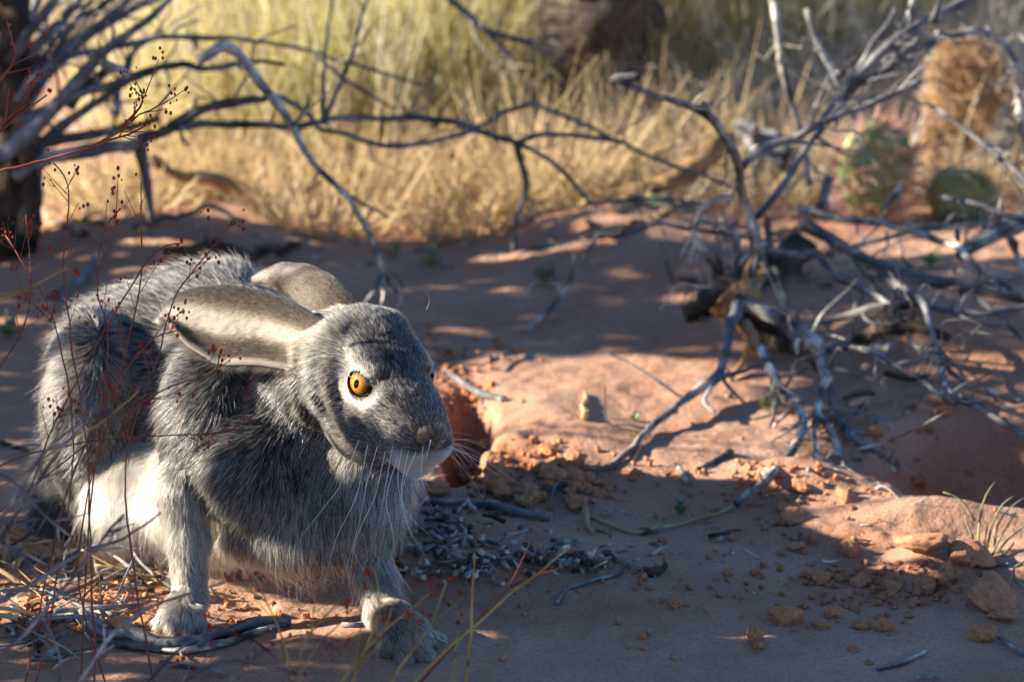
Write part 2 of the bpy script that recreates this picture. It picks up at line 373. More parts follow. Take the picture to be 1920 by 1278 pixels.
def sdf(X, idx=None):
    X = np.asarray(X); out = None; each = []
    for q, p in enumerate(PR):
        if p['t'] == 'e':
            l = (X-p['c'])@p['ax'].T; k0 = np.sqrt(((l/p['r'])**2).sum(-1)); k1 = np.sqrt(((l/p['r']**2)**2).sum(-1))+1e-9; d = k0*(k0-1)/k1
        else:
            ab = p['b']-p['a']; t = np.clip(((X-p['a'])@ab)/(ab@ab), 0, 1); d = np.linalg.norm(X-p['a']-t[..., None]*ab, axis=-1)-(p['r1']+(p['r2']-p['r1'])*t)
        if idx is not None: each.append(d)
        if out is None: out = d
        else:
            k = p['k']; h = np.maximum(k-np.abs(out-d), 0)/k; out = np.minimum(out, d)-h*h*h*k/6
    # eye sockets: carve a ball, smooth
    for e in EYE:
        d = EYR*1.03*cm-np.linalg.norm(X-e, axis=-1); k = .25*cm; h = np.maximum(k-np.abs(out-d), 0)/k; out = np.maximum(out, d)+h*h*h*k/6
    # lids: a thin shell over the eyeball with an almond opening
    for s, e in zip((-1, 1), EYE):
        q = X-e; rr = np.linalg.norm(q, axis=-1); A_ = eyax(s); a = q@A_; b = q@Hf-a*Hf.dot(A_); c = q@Hu-a*Hu.dot(A_)
        op = np.sqrt((b/(.88*EYR*cm))**2+(c/np.where(c > 0, .60*EYR*cm, .80*EYR*cm))**2)
        d = np.maximum(np.maximum(np.abs(rr-EYR*1.07*cm)-.075*cm, (1-op)*.5*EYR*cm), -a+.0*cm)
        k = .22*cm; h = np.maximum(k-np.abs(out-d), 0)/k; out = np.minimum(out, d)-h*h*h*k/6
    # soft fold lines and skin relief on the cheek
    q = (X-HM)/cm; f = q@Hf; l = q@Hl; u = q@Hu
    wt = np.exp(-((f+2.0)/2.6)**2-((u+2.4)/2.3)**2)
    fold = np.sin(4.2*(np.hypot(f-1.5, u-.6))+1.2*np.sin(f*1.7+u)+2.0*fbm(f*.8+3, u*.8+4, l*.5, 2))
    out = out-wt*.11*cm*fold-.075*cm*np.exp(-((f+1.2)/3.2)**2-((u+1.6)/3.2)**2)*2.2*fbm(f*1.1+2*fbm(u, l, f, 2)+9, u*2.6+3, l*1.2, 2)
    nr = np.exp(-((f+1)/5)**2-(u/5)**2-(l/4)**2)
    out = out+.05*cm*fbm(f*1.3, l*1.3, u*1.3, 2)*nr*2
    # nostril slits and the split lip
    ns = np.exp(-((f-4.95)/.9)**2)*(np.exp(-((-np.abs(l)*.6+(u+1.22))/.19)**2)*(np.abs(l) < .8))
    out = out+.30*cm*ns
    sl_ = np.exp(-(l/.15)**2)*np.exp(-((u+1.65)/.5)**2)*np.exp(-((f-4.9)/1.0)**2); out = out+.22*cm*sl_
    mo = .6*np.exp(-((u+2.25-.12*np.abs(l)-.05*(f-4))/.12)**2)*np.exp(-((f-4.4)/1.0)**2)*(np.abs(l) < 2); out = out+.12*cm*mo
    return (out, each) if idx is not None else out
def graded(lo, hi, flo, fhi, cs, fs):
    a = [lo]
    while a[-1] < hi: a.append(a[-1]+(fs if flo < a[-1] < fhi else cs))
    return np.array(a)
heads = np.array([H(f, l, u) for f in (-4, 6) for l in (-3.4, 3) for u in (-5, 3)])
hl, hh = heads.min(0), heads.max(0)
ax_ = graded(P(35, 700, 2.3)[0]-.01, -.02, hl[0], hh[0], .0034, .0015)
ay_ = graded(-.16, .42, hl[1], hh[1], .0034, .0015)
az_ = graded(-.01, .30, hl[2], hh[2], .0034, .0015)
Xg = np.stack(np.meshgrid(ax_, ay_, az_, indexing='ij'), -1)
Sg = np.stack([sdf(Xg[i]) for i in range(len(ax_))])
def surfnets(Sg, Xg):
    ins = Sg < 0; n = np.array(Sg.shape); cs = n-1
    acc = np.zeros((*cs, 3)); cnt = np.zeros(cs); quads = []
    cid = np.arange(cs.prod()).reshape(cs)
    for a in range(3):
        sa = [slice(None)]*3; sb = [slice(None)]*3; sa[a] = slice(0, -1); sb[a] = slice(1, None); sa, sb = tuple(sa), tuple(sb)
        cross = ins[sa] != ins[sb]; I = np.argwhere(cross)
        o1, o2 = [(1, 2), (2, 0), (0, 1)][a]
        ok = (I[:, o1] > 0) & (I[:, o1] < n[o1]-1) & (I[:, o2] > 0) & (I[:, o2] < n[o2]-1); I = I[ok]
        J = I.copy(); J[:, a] += 1
        s0 = Sg[tuple(I.T)]; s1 = Sg[tuple(J.T)]; t = (s0/(s0-s1))[:, None]
        pt = Xg[tuple(I.T)]*(1-t)+Xg[tuple(J.T)]*t
        cells = []
        for (d1, d2) in ((-1, -1), (0, -1), (0, 0), (-1, 0)):
            C = I.copy(); C[:, o1] += d1; C[:, o2] += d2
            np.add.at(acc, tuple(C.T), pt); np.add.at(cnt, tuple(C.T), 1); cells.append(cid[tuple(C.T)])
        q = np.stack(cells, -1); fl = ~ins[tuple(I.T)]; q[fl] = q[fl][:, ::-1]; quads.append(q)
    Q = np.vstack(quads); used = np.unique(Q); mp = np.zeros(cid.size, int); mp[used] = np.arange(len(used))
    V = (acc.reshape(-1, 3)[used])/cnt.reshape(-1)[used][:, None]
    return V, mp[Q]
BV, BFc = surfnets(Sg, Xg)
del Xg, Sg
# settle the vertices onto the true surface
def grad(X, h=.0006):
    g = np.stack([sdf(X+np.eye(3)[a]*h)-sdf(X-np.eye(3)[a]*h) for a in range(3)], -1)/(2*h); return g
g_ = grad(BV); gn = np.linalg.norm(g_, axis=1)[:, None]+1e-6; BV = BV-np.clip(sdf(BV)[:, None]/gn, -.001, .001)*g_/gn

# ears: curved sheets wrapped on traced outlines, depth profile across
def ear(top, bot, dep0, dep1, prof, nu=46, nv=30):
    us = np.linspace(0, 1, nu)
    def cur(pts):
        t = np.array([q[0] for q in pts]); return np.interp(us, t, [q[1] for q in pts]), np.interp(us, t, [q[2] for q in pts])
    def smooth(a):
        for _ in range(3): a = np.r_[a[0], (a[:-2]+2*a[1:-1]+a[2:])/4, a[-1]]
        return a
    tx, ty = map(smooth, cur(top)); bx, by = map(smooth, cur(bot))
    vs = np.linspace(0, 1, nv)
    yy = np.interp(vs, [p[0] for p in prof], [p[1] for p in prof]); dd = np.interp(vs, [p[0] for p in prof], [p[2] for p in prof])
    for _ in range(4):
        dd = np.r_[dd[0], (dd[:-2]+2*dd[1:-1]+dd[2:])/4, dd[-1]]; yy = np.r_[yy[0], (yy[:-2]+2*yy[1:-1]+yy[2:])/4, yy[-1]]
    V = np.zeros((nu, nv, 3))
    for i, u in enumerate(us):
        wd = math.hypot(tx[i]-bx[i], ty[i]-by[i])/140.
        for j in range(nv):
            px = tx[i]+(bx[i]-tx[i])*yy[j]; py = ty[i]+(by[i]-ty[i])*yy[j]
            V[i, j] = P(px, py, dep0+(dep1-dep0)*u**.9+dd[j]*cm*min(1.1, .25+wd))
    return V
prof = [(0, .22, 2.3), (.12, .05, 1.3), (.25, .0, .25), (.4, .18, -.35), (.52, .36, -.25), (.66, .56, .45), (.82, .80, .40), (.93, .95, -.10), (1, 1.0, -.55)]
earR = ear([(0, 612, 605), (.2, 560, 572), (.4, 500, 547), (.6, 430, 534), (.8, 362, 541), (.93, 322, 562), (1, 308, 588)],
           [(0, 606, 715), (.12, 572, 712), (.2, 548, 694), (.4, 482, 683), (.6, 412, 684), (.8, 352, 648), (.93, 320, 614), (1, 308, 594)], 2.155, 2.215, prof)
prof2 = [(0, .25, 1.6), (.15, .05, 1.0), (.3, .0, .1), (.5, .3, -.7), (.75, .75, -.6), (.9, 1.0, .1), (1, .85, .9)]
earL = ear([(0, 705, 600), (.2, 668, 568), (.4, 625, 520), (.6, 580, 499), (.8, 530, 496), (.93, 497, 509), (1, 482, 520)],
           [(0, 640, 622), (.2, 612, 604), (.4, 580, 585), (.6, 556, 562), (.8, 522, 538), (.93, 497, 527), (1, 482, 524)], 2.185, 2.265, prof2)
def ear_geo(V, th=.0008):
    nu, nv = V.shape[:2]; du = np.gradient(V, axis=0); dv = np.gradient(V, axis=1); N = np.cross(du, dv); N /= np.linalg.norm(N, axis=-1)[..., None]+1e-12
    if (N.reshape(-1, 3)@(-c_f)).mean() < 0: N = -N      # N faces the camera side
    fr = (V+N*th).reshape(-1, 3); bk = (V-N*th).reshape(-1, 3)
    i, j = np.meshgrid(np.arange(nu-1), np.arange(nv-1), indexing='ij')
    q = np.stack([i*nv+j, (i+1)*nv+j, (i+1)*nv+j+1, i*nv+j+1], -1).reshape(-1, 4); m = nu*nv
    edge = [k*nv for k in range(nu)]+[(nu-1)*nv+k for k in range(1, nv)]+[k*nv+nv-1 for k in range(nu-2, -1, -1)]+[k for k in range(nv-2, 0, -1)]
    e = np.array(edge); e2 = np.roll(e, -1)
    return np.vstack([fr, bk]), np.vstack([q[:, ::-1], q+m, np.stack([e, e2, e2+m, e+m], -1)]), N

# ---- colour and flow of the coat at any point of the body
def coat(X, rnd=None):
    d, each = sdf(X, 1); each = np.array(each)
    wts = np.exp(-(each-each.min(0))/(.35*cm)); wts /= wts.sum(0)
    def bl(k): return np.tensordot(wts, np.array([p[k] for p in PR], float), (0, 0)) if k != 'fl' else wts.T@np.array([p['fl']/np.linalg.norm(p['fl']) for p in PR])
    fl = bl('fl'); ln = bl('ln'); li = bl('li'); tone = bl('tone'); gz = bl('gz'); wm = bl('wm')
    hd = wts[NB:].sum(0)
    q = (X-HM)/cm; f = q@Hf; l = q@Hl; u = q@Hu
    px, py, dd = proj(X)
    # mottling that follows the fur (broad, low contrast) 
    mot = fbm(X[:, 0]*55, X[:, 1]*55, X[:, 2]*38, 3)
    tone = tone+mot*.38*np.clip(gz*3, 0, 1)
    blk = np.clip(fbm(X[:, 0]*38+3, X[:, 1]*38, X[:, 2]*30, 2)*3.2, 0, 1)*np.clip(gz*3-.6, 0, 1)*(1-hd); tone = tone*(1-.7*blk)
    # eyes: cream ring
    for s, e in zip((-1, 1), EYE):
        r = np.hypot(f-.15, (u-.22)*1.0)*1.0; near = (l*s > .6)
        ring = np.exp(-((np.hypot((f-.25)*.85, u-.15)-1.02)/.42)**2)*near; back_ = np.exp(-((f+1.2)/.8)**2-((u-.9)/.5)**2)*near
        tone = tone+(.86-tone)*np.clip(ring*1.25+.5*back_, 0, 1)*hd; gz = gz*(1-.8*np.clip(ring, 0, 1)*hd); ln = ln*(1-.78*np.exp(-(r/1.6)**6)*near*hd)
        dk = np.exp(-((f-1.35)/.35)**2-((u-1.1)/.8)**2)*near; tone = tone-(tone-.08)*.8*dk*hd
        rad = np.stack([f-.15, 0*f, u-.22], -1)@HAX; rad /= np.linalg.norm(rad, axis=1)[:, None]+1e-9
        wr = np.exp(-(r/1.7)**4)*near*hd; fl = fl*(1-.75*wr[:, None])+rad*(wr*.9)[:, None]
    # muzzle: white lips and chin, pale flash under the eye
    lips = hd*np.clip((f-4.0)/.6, 0, 1)*np.clip((-u-1.1)/.3, 0, 1); tone = tone+(.95-tone)*lips; gz = gz*(1-lips)
    chin = hd*np.clip((-u-2.35)/.3, 0, 1)*np.clip((f-3.0)/.8, 0, 1); tone = tone+(.92-tone)*chin; gz = gz*(1-.8*chin)
    cw = hd*np.clip((u-.9)/.6, 0, 1)*np.exp(-((f+.3)/2.2)**4)*(1-np.clip(np.abs(l)-1.5, 0, 1)); tone = tone*(1-.55*cw)  # crown: shade on the forehead painted in as a darker coat
    seam = hd*np.clip(np.exp(-((f-4.95)/.8)**2)*np.exp(-((-np.abs(l)*.6+(u+1.22))/.2)**2)*(np.abs(l) < .9)+np.exp(-(l/.13)**2)*np.exp(-((u+1.6)/.45)**2)*np.exp(-((f-5.0)/.8)**2), 0, 1)
    tone = tone+(.03-tone)*seam; ln = ln*(1-.6*seam); gz = gz*(1-seam)
    thr = hd*np.clip((-u-4.2)/.6, 0, 1); tone = tone+(.7-tone)*thr
    tone = tone+(.5-tone)*.5*hd*np.exp(-((f-4.2)/1.2)**2-((u+1.2)/.6)**2); nose = hd*np.exp(-((f-5.2)/.8)**2-((u+.3)/.7)**2); wm = wm+nose*.5
    # white belly / thigh edge on the near side, pale front edge of the shoulder
    bot = np.clip((.085-X[:, 2])/.03, 0, 1)*(1-hd); low = bot*np.clip((px-165)/40, 0, 1)*np.clip((760-px)/60, 0, 1)
    legz = (X[:, 2] < .055)
    tone = tone+(.9-tone)*low*.55*(~legz)
    tone = np.clip(tone, .02, .97)
    return dict(fl=fl, ln=ln, li=li, tone=tone, gz=gz, wm=np.clip(wm, 0, 1), hd=hd, f=f, l=l, u=u)
def shade(tone, wm):
    tone = np.clip(tone, 0, 1)[:, None]; wm = wm[:, None]
    dark = np.array([.010, .010, .012]); mid = np.array([.145, .135, .12])*(1-wm)+np.array([.19, .145, .095])*wm
    lite = np.array([.82, .80, .76])*(1-wm)+np.array([.85, .76, .62])*wm
    return np.where(tone < .4, dark+(mid-dark)*(tone/.4), mid+(lite-mid)*((tone-.4)/.6))
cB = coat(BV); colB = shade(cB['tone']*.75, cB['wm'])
nose_pad = np.exp(-((cB['f']-5.3)/.5)**2-((cB['u']+.5)/.55)**2)*cB['hd']
colB = colB*(1-nose_pad[:, None])+np.array([.16, .13, .10])*nose_pad[:, None]
for e in EYE:
    r = np.linalg.norm(BV-e, axis=1)/cm; k = np.clip(np.clip((1.04*EYR+.05-r)/.08, 0, 1)+np.clip((1.13-lidop(BV))/.06, 0, 1), 0, 1)[:, None]; colB = colB*(1-k)+np.array([.018, .014, .012])*k
def fur_mat(name, attr, rough=.8):
    m, nt, b = mat_new(name)
    at = nt.nodes.new('ShaderNodeAttribute'); at.attribute_name = attr
    b.inputs['Roughness'].default_value = rough; b.inputs['Specular IOR Level'].default_value = .2
    nt.links.new(at.outputs['Color'], b.inputs['Base Color']); return m, nt, b, at
mskin, nt_, bs_, at_ = fur_mat('undercoat', 'tint')
bs_.inputs['Specular IOR Level'].default_value = .05
tr_ = nt_.nodes.new('ShaderNodeBsdfTranslucent'); nt_.links.new(at_.outputs['Color'], tr_.inputs[0]); mx_s = nt_.nodes.new('ShaderNodeMixShader'); mx_s.inputs[0].default_value = .2
nt_.links.new(bs_.outputs[0], mx_s.inputs[1]); nt_.links.new(tr_.outputs[0], mx_s.inputs[2]); nt_.links.new(mx_s.outputs[0], nt_.nodes['Material Output'].inputs[0])
geoR, fR, NR_ = ear_geo(earR); geoL, fL, NL_ = ear_geo(earL)
def ear_tone(shape, which):
    nu, nv = shape; u, v = np.meshgrid(np.linspace(0, 1, nu), np.linspace(0, 1, nv), indexing='ij')
    return ear_col(u.ravel(), v.ravel(), which)
def ear_col(u, v, which):
    n = .10*(vnoise(u*9+which*7, v*6, 0*u+2)-.5)
    if which == 0:     # near ear, the side one sees: brown front, white trough, brown lower lobe, white rim
        t = .20+n+0*u
        tr = np.exp(-((v-(.60-.10*np.clip(u-.55, 0, 1)))/(.08+.07*u))**2)*np.clip(u*5, 0, 1); t = t+(.92-t)*np.clip(tr*1.2, 0, 1)
        t = t+(.93-t)*np.clip((v-.90)/.03, 0, 1)
        t = t+(.90-t)*np.exp(-((u-.12)/.12)**2)*np.exp(-((v-.72)/.22)**2)*.9
        t = t+(.06-t)*.5*np.clip((u-.95)/.05, 0, 1)*(v < .5)
        lobe = np.exp(-((v-.82)/.07)**2)*np.exp(-((u-.6)/.35)**2); t = t-(t-.18)*.9*lobe
    else:
        t = .25+n+0*u+.45*np.exp(-((v-.45)/.15)**2)*np.clip((u-.55)/.2, 0, 1)  # far ear: lit inner fold painted in as a paler tone
        t = t-.16*np.clip((.45-u)/.3, 0, 1)  # shadowed gap near the base painted darker
        t = t+(.85-t)*np.clip((.2-v)/.06, 0, 1)*0
    return np.clip(t, .02, .95)
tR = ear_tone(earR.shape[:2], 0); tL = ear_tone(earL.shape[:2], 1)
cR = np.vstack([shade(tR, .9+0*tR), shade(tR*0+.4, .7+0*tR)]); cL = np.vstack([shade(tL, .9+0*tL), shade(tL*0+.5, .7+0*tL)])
nB = len(BV); VB = np.vstack([BV, geoR, geoL]); FB = np.vstack([BFc, fR+nB, fL+nB+len(geoR)]); CBv = np.vstack([colB, cR, cL])
rab = empty('jackrabbit', (-.16, .06, 0), label='grey black-tailed jackrabbit crouching on red sand with ears laid back and amber eye', cat='jackrabbit')
body = mesh_np('body', VB, FB, mskin, parent=rab, cols=CBv)

# ---- eyes
def eye_mat():
    m, nt, b = mat_new('amber_eye')
    tc = nt.nodes.new('ShaderNodeTexCoord'); sx = nt.nodes.new('ShaderNodeSeparateXYZ'); nt.links.new(tc.outputs['Object'], sx.inputs[0])
    def mt(op, a, b_, v=None):
        n = nt.nodes.new('ShaderNodeMath'); n.operation = op
        for k, q in enumerate((a, b_)):
            if q is None: continue
            if isinstance(q, (int, float)): n.inputs[k].default_value = q
            else: nt.links.new(q, n.inputs[k])
        return n.outputs[0]
    x = mt('MULTIPLY', sx.outputs[0], 1.45); x2 = mt('MULTIPLY', x, x); y2 = mt('MULTIPLY', sx.outputs[1], sx.outputs[1])
    pr = mt('SQRT', mt('ADD', x2, y2), None); ir = mt('SQRT', mt('ADD', mt('MULTIPLY', sx.outputs[0], sx.outputs[0]), y2), None)
    ang = mt('ARCTAN2', sx.outputs[1], sx.outputs[0]); cmb = nt.nodes.new('ShaderNodeCombineXYZ'); nt.links.new(mt('MULTIPLY', ang, 5.0), cmb.inputs[0]); nt.links.new(mt('MULTIPLY', ir, 120.0), cmb.inputs[1])
    n = nt.nodes.new('ShaderNodeTexNoise'); n.inputs['Scale'].default_value = 2.2; n.inputs['Detail'].default_value = 4; nt.links.new(cmb.outputs[0], n.inputs['Vector'])
    am = ramp(nt, n.outputs['Fac'], [(.3, (.34, .13, .012)), (.5, (.58, .27, .03)), (.75, (.80, .48, .10))])
    s = mt('MULTIPLY', ir, 100.0/EYR)
    rim = ramp(nt, s, [(.20, (1.0, 1.0, .9)), (.42, (.85, .8, .75)), (.62, (.5, .4, .35)), (.70, (.02, .015, .01))])
    mx = nt.nodes.new('ShaderNodeMixRGB'); mx.blend_type = 'MULTIPLY'; mx.inputs[0].default_value = 1; nt.links.new(am, mx.inputs[1]); nt.links.new(rim, mx.inputs[2])
    pu = ramp(nt, mt('MULTIPLY', pr, 100.0/EYR), [(.27, (0, 0, 0)), (.31, (1, 1, 1))])
    m2 = nt.nodes.new('ShaderNodeMixRGB'); m2.blend_type = 'MULTIPLY'; m2.inputs[0].default_value = 1; nt.links.new(mx.outputs[0], m2.inputs[1]); nt.links.new(pu, m2.inputs[2])
    nt.links.new(m2.outputs[0], b.inputs['Base Color']); b.inputs['Roughness'].default_value = .12; b.inputs['Coat Weight'].default_value = 1; b.inputs['Coat Roughness'].default_value = .03
    return m
M['eye'] = eye_mat()
def uvs(r, n=32, mm=24):
    V = [(0, 0, r)]; F = []
    for i in range(1, mm):
        for j in range(n):
            a = math.pi*i/mm; p = 2*math.pi*j/n; V.append((r*math.sin(a)*math.cos(p), r*math.sin(a)*math.sin(p), r*math.cos(a)))
    V.append((0, 0, -r))
    for j in range(n): F.append([0, 1+j, 1+(j+1) % n]); F.append([len(V)-1, 1+(mm-2)*n+(j+1) % n, 1+(mm-2)*n+j])
    for i in range(mm-2):
        for j in range(n): F.append([1+i*n+j, 1+(i+1)*n+j, 1+(i+1)*n+(j+1) % n, 1+i*n+(j+1) % n])
    return np.array(V), F
for s, e in zip((-1, 1), EYE):
    V, F_ = uvs(EYR*cm*1.02); o = mesh_np('eye', V, F_, M['eye'])
    out = eyax(s)
    zc = Vector(out); yc = Vector(Hu)-zc*Vector(Hu).dot(zc); yc.normalize(); xc = yc.cross(zc)
    mat = Matrix((xc, yc, zc)).transposed().to_4x4(); mat.translation = Vector(e)
    o.parent = rab; o.matrix_parent_inverse = Matrix.Translation(-rab.location); o.matrix_basis = mat

# ---- fur strands
def sample(V, F, n, dens):
    T = np.vstack([F[:, [0, 1, 2]], F[:, [0, 2, 3]]]); A, B, C = V[T[:, 0]], V[T[:, 1]], V[T[:, 2]]
    N = np.cross(B-A, C-A); ar = np.linalg.norm(N, axis=1)/2; ctr = (A+B+C)/3
    p = ar*dens(ctr, N/(2*ar[:, None]+1e-15)); p /= p.sum()
    k = rng.choice(len(T), n, p=p); r1 = np.sqrt(rng.random(n))[:, None]; r2 = rng.random(n)[:, None]
    return (1-r1)*A[k]+r1*(1-r2)*B[k]+r1*r2*C[k], k
def make_curves(name, pts, rad, cols, mat, parent, prof=None):
    n, m, _ = pts.shape
    cu = bpy.data.hair_curves.new(name); cu.add_curves([m]*n)
    cu.attributes['position'].data.foreach_set('vector', pts.astype(np.float32).ravel())
    ra = cu.attributes.get('radius') or cu.attributes.new('radius', 'FLOAT', 'POINT')
    pr = np.linspace(1, .12, m) if prof is None else prof
    ra.data.foreach_set('value', (rad[:, None]*pr[None]).astype(np.float32).ravel())
    ca = cu.attributes.new('hc', 'FLOAT_COLOR', 'POINT'); c4 = np.ones((n, m, 4), np.float32); c4[..., :3] = cols; ca.data.foreach_set('color', c4.ravel())
    cu.materials.append(mat); o = bpy.data.objects.new(name, cu); col.objects.link(o)
    o.parent = parent; o.matrix_parent_inverse = Matrix.Translation(-Vector(parent.location)); return o
def hair_mat():
    m, nt, b, at = fur_mat('fur', 'hc', .6)
    h = nt.nodes.new('ShaderNodeBsdfHairPrincipled'); h.model = 'CHIANG'; h.parametrization = 'COLOR'
    nt.links.new(at.outputs['Color'], h.inputs['Color']); h.inputs['Roughness'].default_value = .38; h.inputs['Radial Roughness'].default_value = .6
    h.inputs['Coat'].default_value = 0.0; h.inputs['IOR'].default_value = 1.45
    mx = nt.nodes.new('ShaderNodeMixShader'); mx.inputs[0].default_value = .65
    nt.links.new(b.outputs[0], mx.inputs[1]); nt.links.new(h.outputs[0], mx.inputs[2]); nt.links.new(mx.outputs[0], nt.nodes['Material Output'].inputs[0]); return m
M['fur'] = hair_mat()
def norm(a): return a/(np.linalg.norm(a, axis=-1, keepdims=True)+1e-12)
def strands(X, N, fl, ln, li, clump_r, clump_w, m=5, droop=.25, jit=.16, seed=0):
    n = len(X); fl = fl-(fl*N).sum(1)[:, None]*N; fl = norm(fl)
    # slow waves in the lie of the coat
    wv = np.stack([fbm(X[:, 0]*70+q*11, X[:, 1]*70, X[:, 2]*70+q*5, 2) for q in range(3)], -1)*.6
    D = norm(fl+wv+rng.normal(0, jit, (n, 3))); D = norm(D-(D*N).sum(1)[:, None]*N*.9)
    Ls = (ln*cm*rng.uniform(.65, 1.15, n))[:, None]
    d0 = norm(D*(1-li[:, None])+N*(li[:, None]*1.6)); t = np.linspace(0, 1, m)
    pts = X[:, None]+Ls[:, None]*t[None, :, None]*d0[:, None]+(Ls*droop)[:, None]*(t**2)[None, :, None]*(D*.9-N*li[:, None]*1.3)[:, None]
    # clumps
    nc = max(8, int(n/ clump_r)); ci = rng.choice(n, nc, replace=False)
    kd = kdtree.KDTree(nc)
    for a, i in enumerate(ci): kd.insert(X[i], a)
    kd.balance(); near = np.fromiter((kd.find(x)[1] for x in X), int, n)
    tgt = pts[ci[near]]; wq = (t**1.3)[None, :, None]*clump_w
    off = X-X[ci[near]]
    pts = pts*(1-wq)+(tgt+off[:, None]*.15)*wq*1.0
    return pts, near
VIEWN = -c_f
def dens_body(c, N):
    q = (c-HM)/cm; f = q@Hf; l = q@Hl; u = q@Hu
    hd = (np.abs(f-.8) < 5.5) & (np.abs(l) < 3.3) & (np.abs(u+1.5) < 4.8)
    d = np.where(hd, 4.2, 1.0)*np.where(N@VIEWN > -.15, 1.0, .35)
    low = (c[:, 2] < .08); d = d*np.where(low & ~hd, 1.5, 1)
    lo = lidop(c); d = d*(lo > 1.13)
    for e in EYE: d = d*(np.linalg.norm(c-e, axis=1) > EYR*cm*1.03)
    return d
NH = int(os.environ.get('NHAIR', 430000))
if NH:
    X, k = sample(BV, BFc, NH, dens_body)
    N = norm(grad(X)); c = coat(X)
    px, py, _ = proj(X)
    m = 5
    pts, near = strands(X, N, c['fl'], c['ln'], c['li'], 9, .38, m)
    # grizzled agouti hairs: each hair draws a tone, hairs of a lock share part of it; dark base, pale band, dark tip
    lock = rng.random(near.max()+1)[near]
    z = (1.25-.5*c['hd'])*(lock-.5)*2+.8*rng.normal(0, 1, len(X))
    pale = rng.random(len(X)) < np.clip(c['tone']*.95+.25*(lock-.5), 0, 1)
    bi_ = np.where(pale, .93, .02)+.10*rng.normal(0, 1, len(X)); kz = np.clip(c['gz']*2.2, 0, .93)
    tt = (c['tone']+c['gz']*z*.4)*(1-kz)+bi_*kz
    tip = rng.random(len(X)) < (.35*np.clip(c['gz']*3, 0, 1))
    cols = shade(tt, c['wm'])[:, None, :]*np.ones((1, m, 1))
    gzf = np.clip(c['gz']*3.2, 0, 1)[:, None]
    grad_ = np.array([.35, .6, 1.05, 1.25, 1.15])[None]*gzf+(1-gzf)*np.array([.85, .92, 1, 1.03, 1.05])[None]
    cols = cols*grad_[..., None]; cols[tip, 3:] *= .22
    rad = np.where(c['hd'] > .5, .000098, .000145)*rng.uniform(.7, 1.3, len(X))*(1+.5*(c['ln'] > 2.2))
    furo = make_curves('fur', pts, rad, np.clip(cols, 0, .92), M['fur'], rab)
    # longer pale guard hairs on chest, flank and haunch
    sel = rng.choice(len(X), int(NH*.045), replace=False)
    sel = sel[(c['hd'][sel] < .10) & (c['ln'][sel] > .75)]
    lnv = c['ln'][sel]*rng.uniform(1.2, 2.2, len(sel))
    gp, _ = strands(X[sel], N[sel], c['fl'][sel], lnv, c['li'][sel]*1.15, 6, .35, 6, droop=.35, jit=.3)
    gt = np.where(rng.random(len(sel)) < .5+.4*(c['tone'][sel] > .6), .85, .02)*(.9+.2*rng.random(len(sel)))
    make_curves('guard_hair', gp, np.full(len(sel), .00015), (shade(gt, c['wm'][sel])[:, None]*np.ones((1, 6, 1))), M['fur'], rab)
    # ear velvet
    for which, (V, Nn) in enumerate(((earR, NR_), (earL, NL_))):
        nu, nv = V.shape[:2]; n = int(NH*.085)
        for side in (1, -1):
            nn = n if side == 1 else n//3
            a = rng.random(nn)*(nu-1.001); b = rng.random(nn)*(nv-1.001); i = a.astype(int); j = b.astype(int); fa = (a-i)[:, None]; fb = (b-j)[:, None]
            def bi(A): return (A[i, j]*(1-fa)+A[i+1, j]*fa)*(1-fb)+(A[i, j+1]*(1-fa)+A[i+1, j+1]*fa)*fb
            Xp = bi(V); Np = norm(bi(Nn))*side; Du = norm(bi(np.gradient(V, axis=0))); Dv = norm(bi(np.gradient(V, axis=1)))
            u = a/(nu-1); v = b/(nv-1)
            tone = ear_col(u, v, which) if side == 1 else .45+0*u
            long_ = (.30+.35*np.exp(-((v-.6)/.1)**2)*(which == 0)+.35*(v > .90))*np.clip(.7+u*.5, 0, 1.2)
            fl = Du+Dv*(.25+.6*(v > .9))[:, None]; pts, near = strands(Xp+Np*.0008, Np, fl, long_, .24+0*u, 14, .3, 4, jit=.3)
            tt = tone+.17*rng.normal(0, 1, nn)*(tone < .7); cc = shade(tt, .85+0*u)[:, None]*np.array([.6, .9, 1.05, 1.1])[None, :, None]
            make_curves('ear_fur', pts, np.full(nn, .00007), np.clip(cc, 0, .9), M['fur'], rab)
# ---- whiskers, each its own
whm, _, b_ = mat_new('whisker'); b_.inputs['Base Color'].default_value = (.95, .94, .9, 1); b_.inputs['Subsurface Weight'].default_value = 0; b_.inputs['Roughness'].default_value = .35
def whisk(pts, r=.00018):
    C = catmull(pts, .003); V, F_ = tube_geo(C, np.linspace(r, r*.25, len(C)), 5); mesh_np('whisker', V, F_, whm, parent=rab)
wl = [((690, 862), (688, 905), (672, 985), (640, 1095)), ((704, 872), (703, 930), (668, 1010), (652, 1112)), ((672, 858), (668, 930), (630, 1010), (606, 1104)),
      ((748, 870), (752, 925), (764, 985), (796, 1040)), ((762, 872), (756, 910), (758, 960), (776, 1008)), ((735, 866), (746, 905), (764, 960), (808, 1005)),
      ((718, 862), (724, 905), (716, 950), (702, 1015)), ((775, 862), (790, 893), (800, 930), (812, 955)), ((728, 880), (724, 935), (735, 990), (742, 1045)),
      ((790, 850), (800, 862), (812, 868), (822, 866)), ((655, 850), (640, 905), (600, 960), (560, 1010))]
for a in wl:
    a = ((a[0][0]+18, a[0][1]-26),)+tuple(a[1:]); q = [P(x, y, 2.100-.014*i-(.008 if i else 0)) for i, (x, y) in enumerate(a)]; whisk(q)
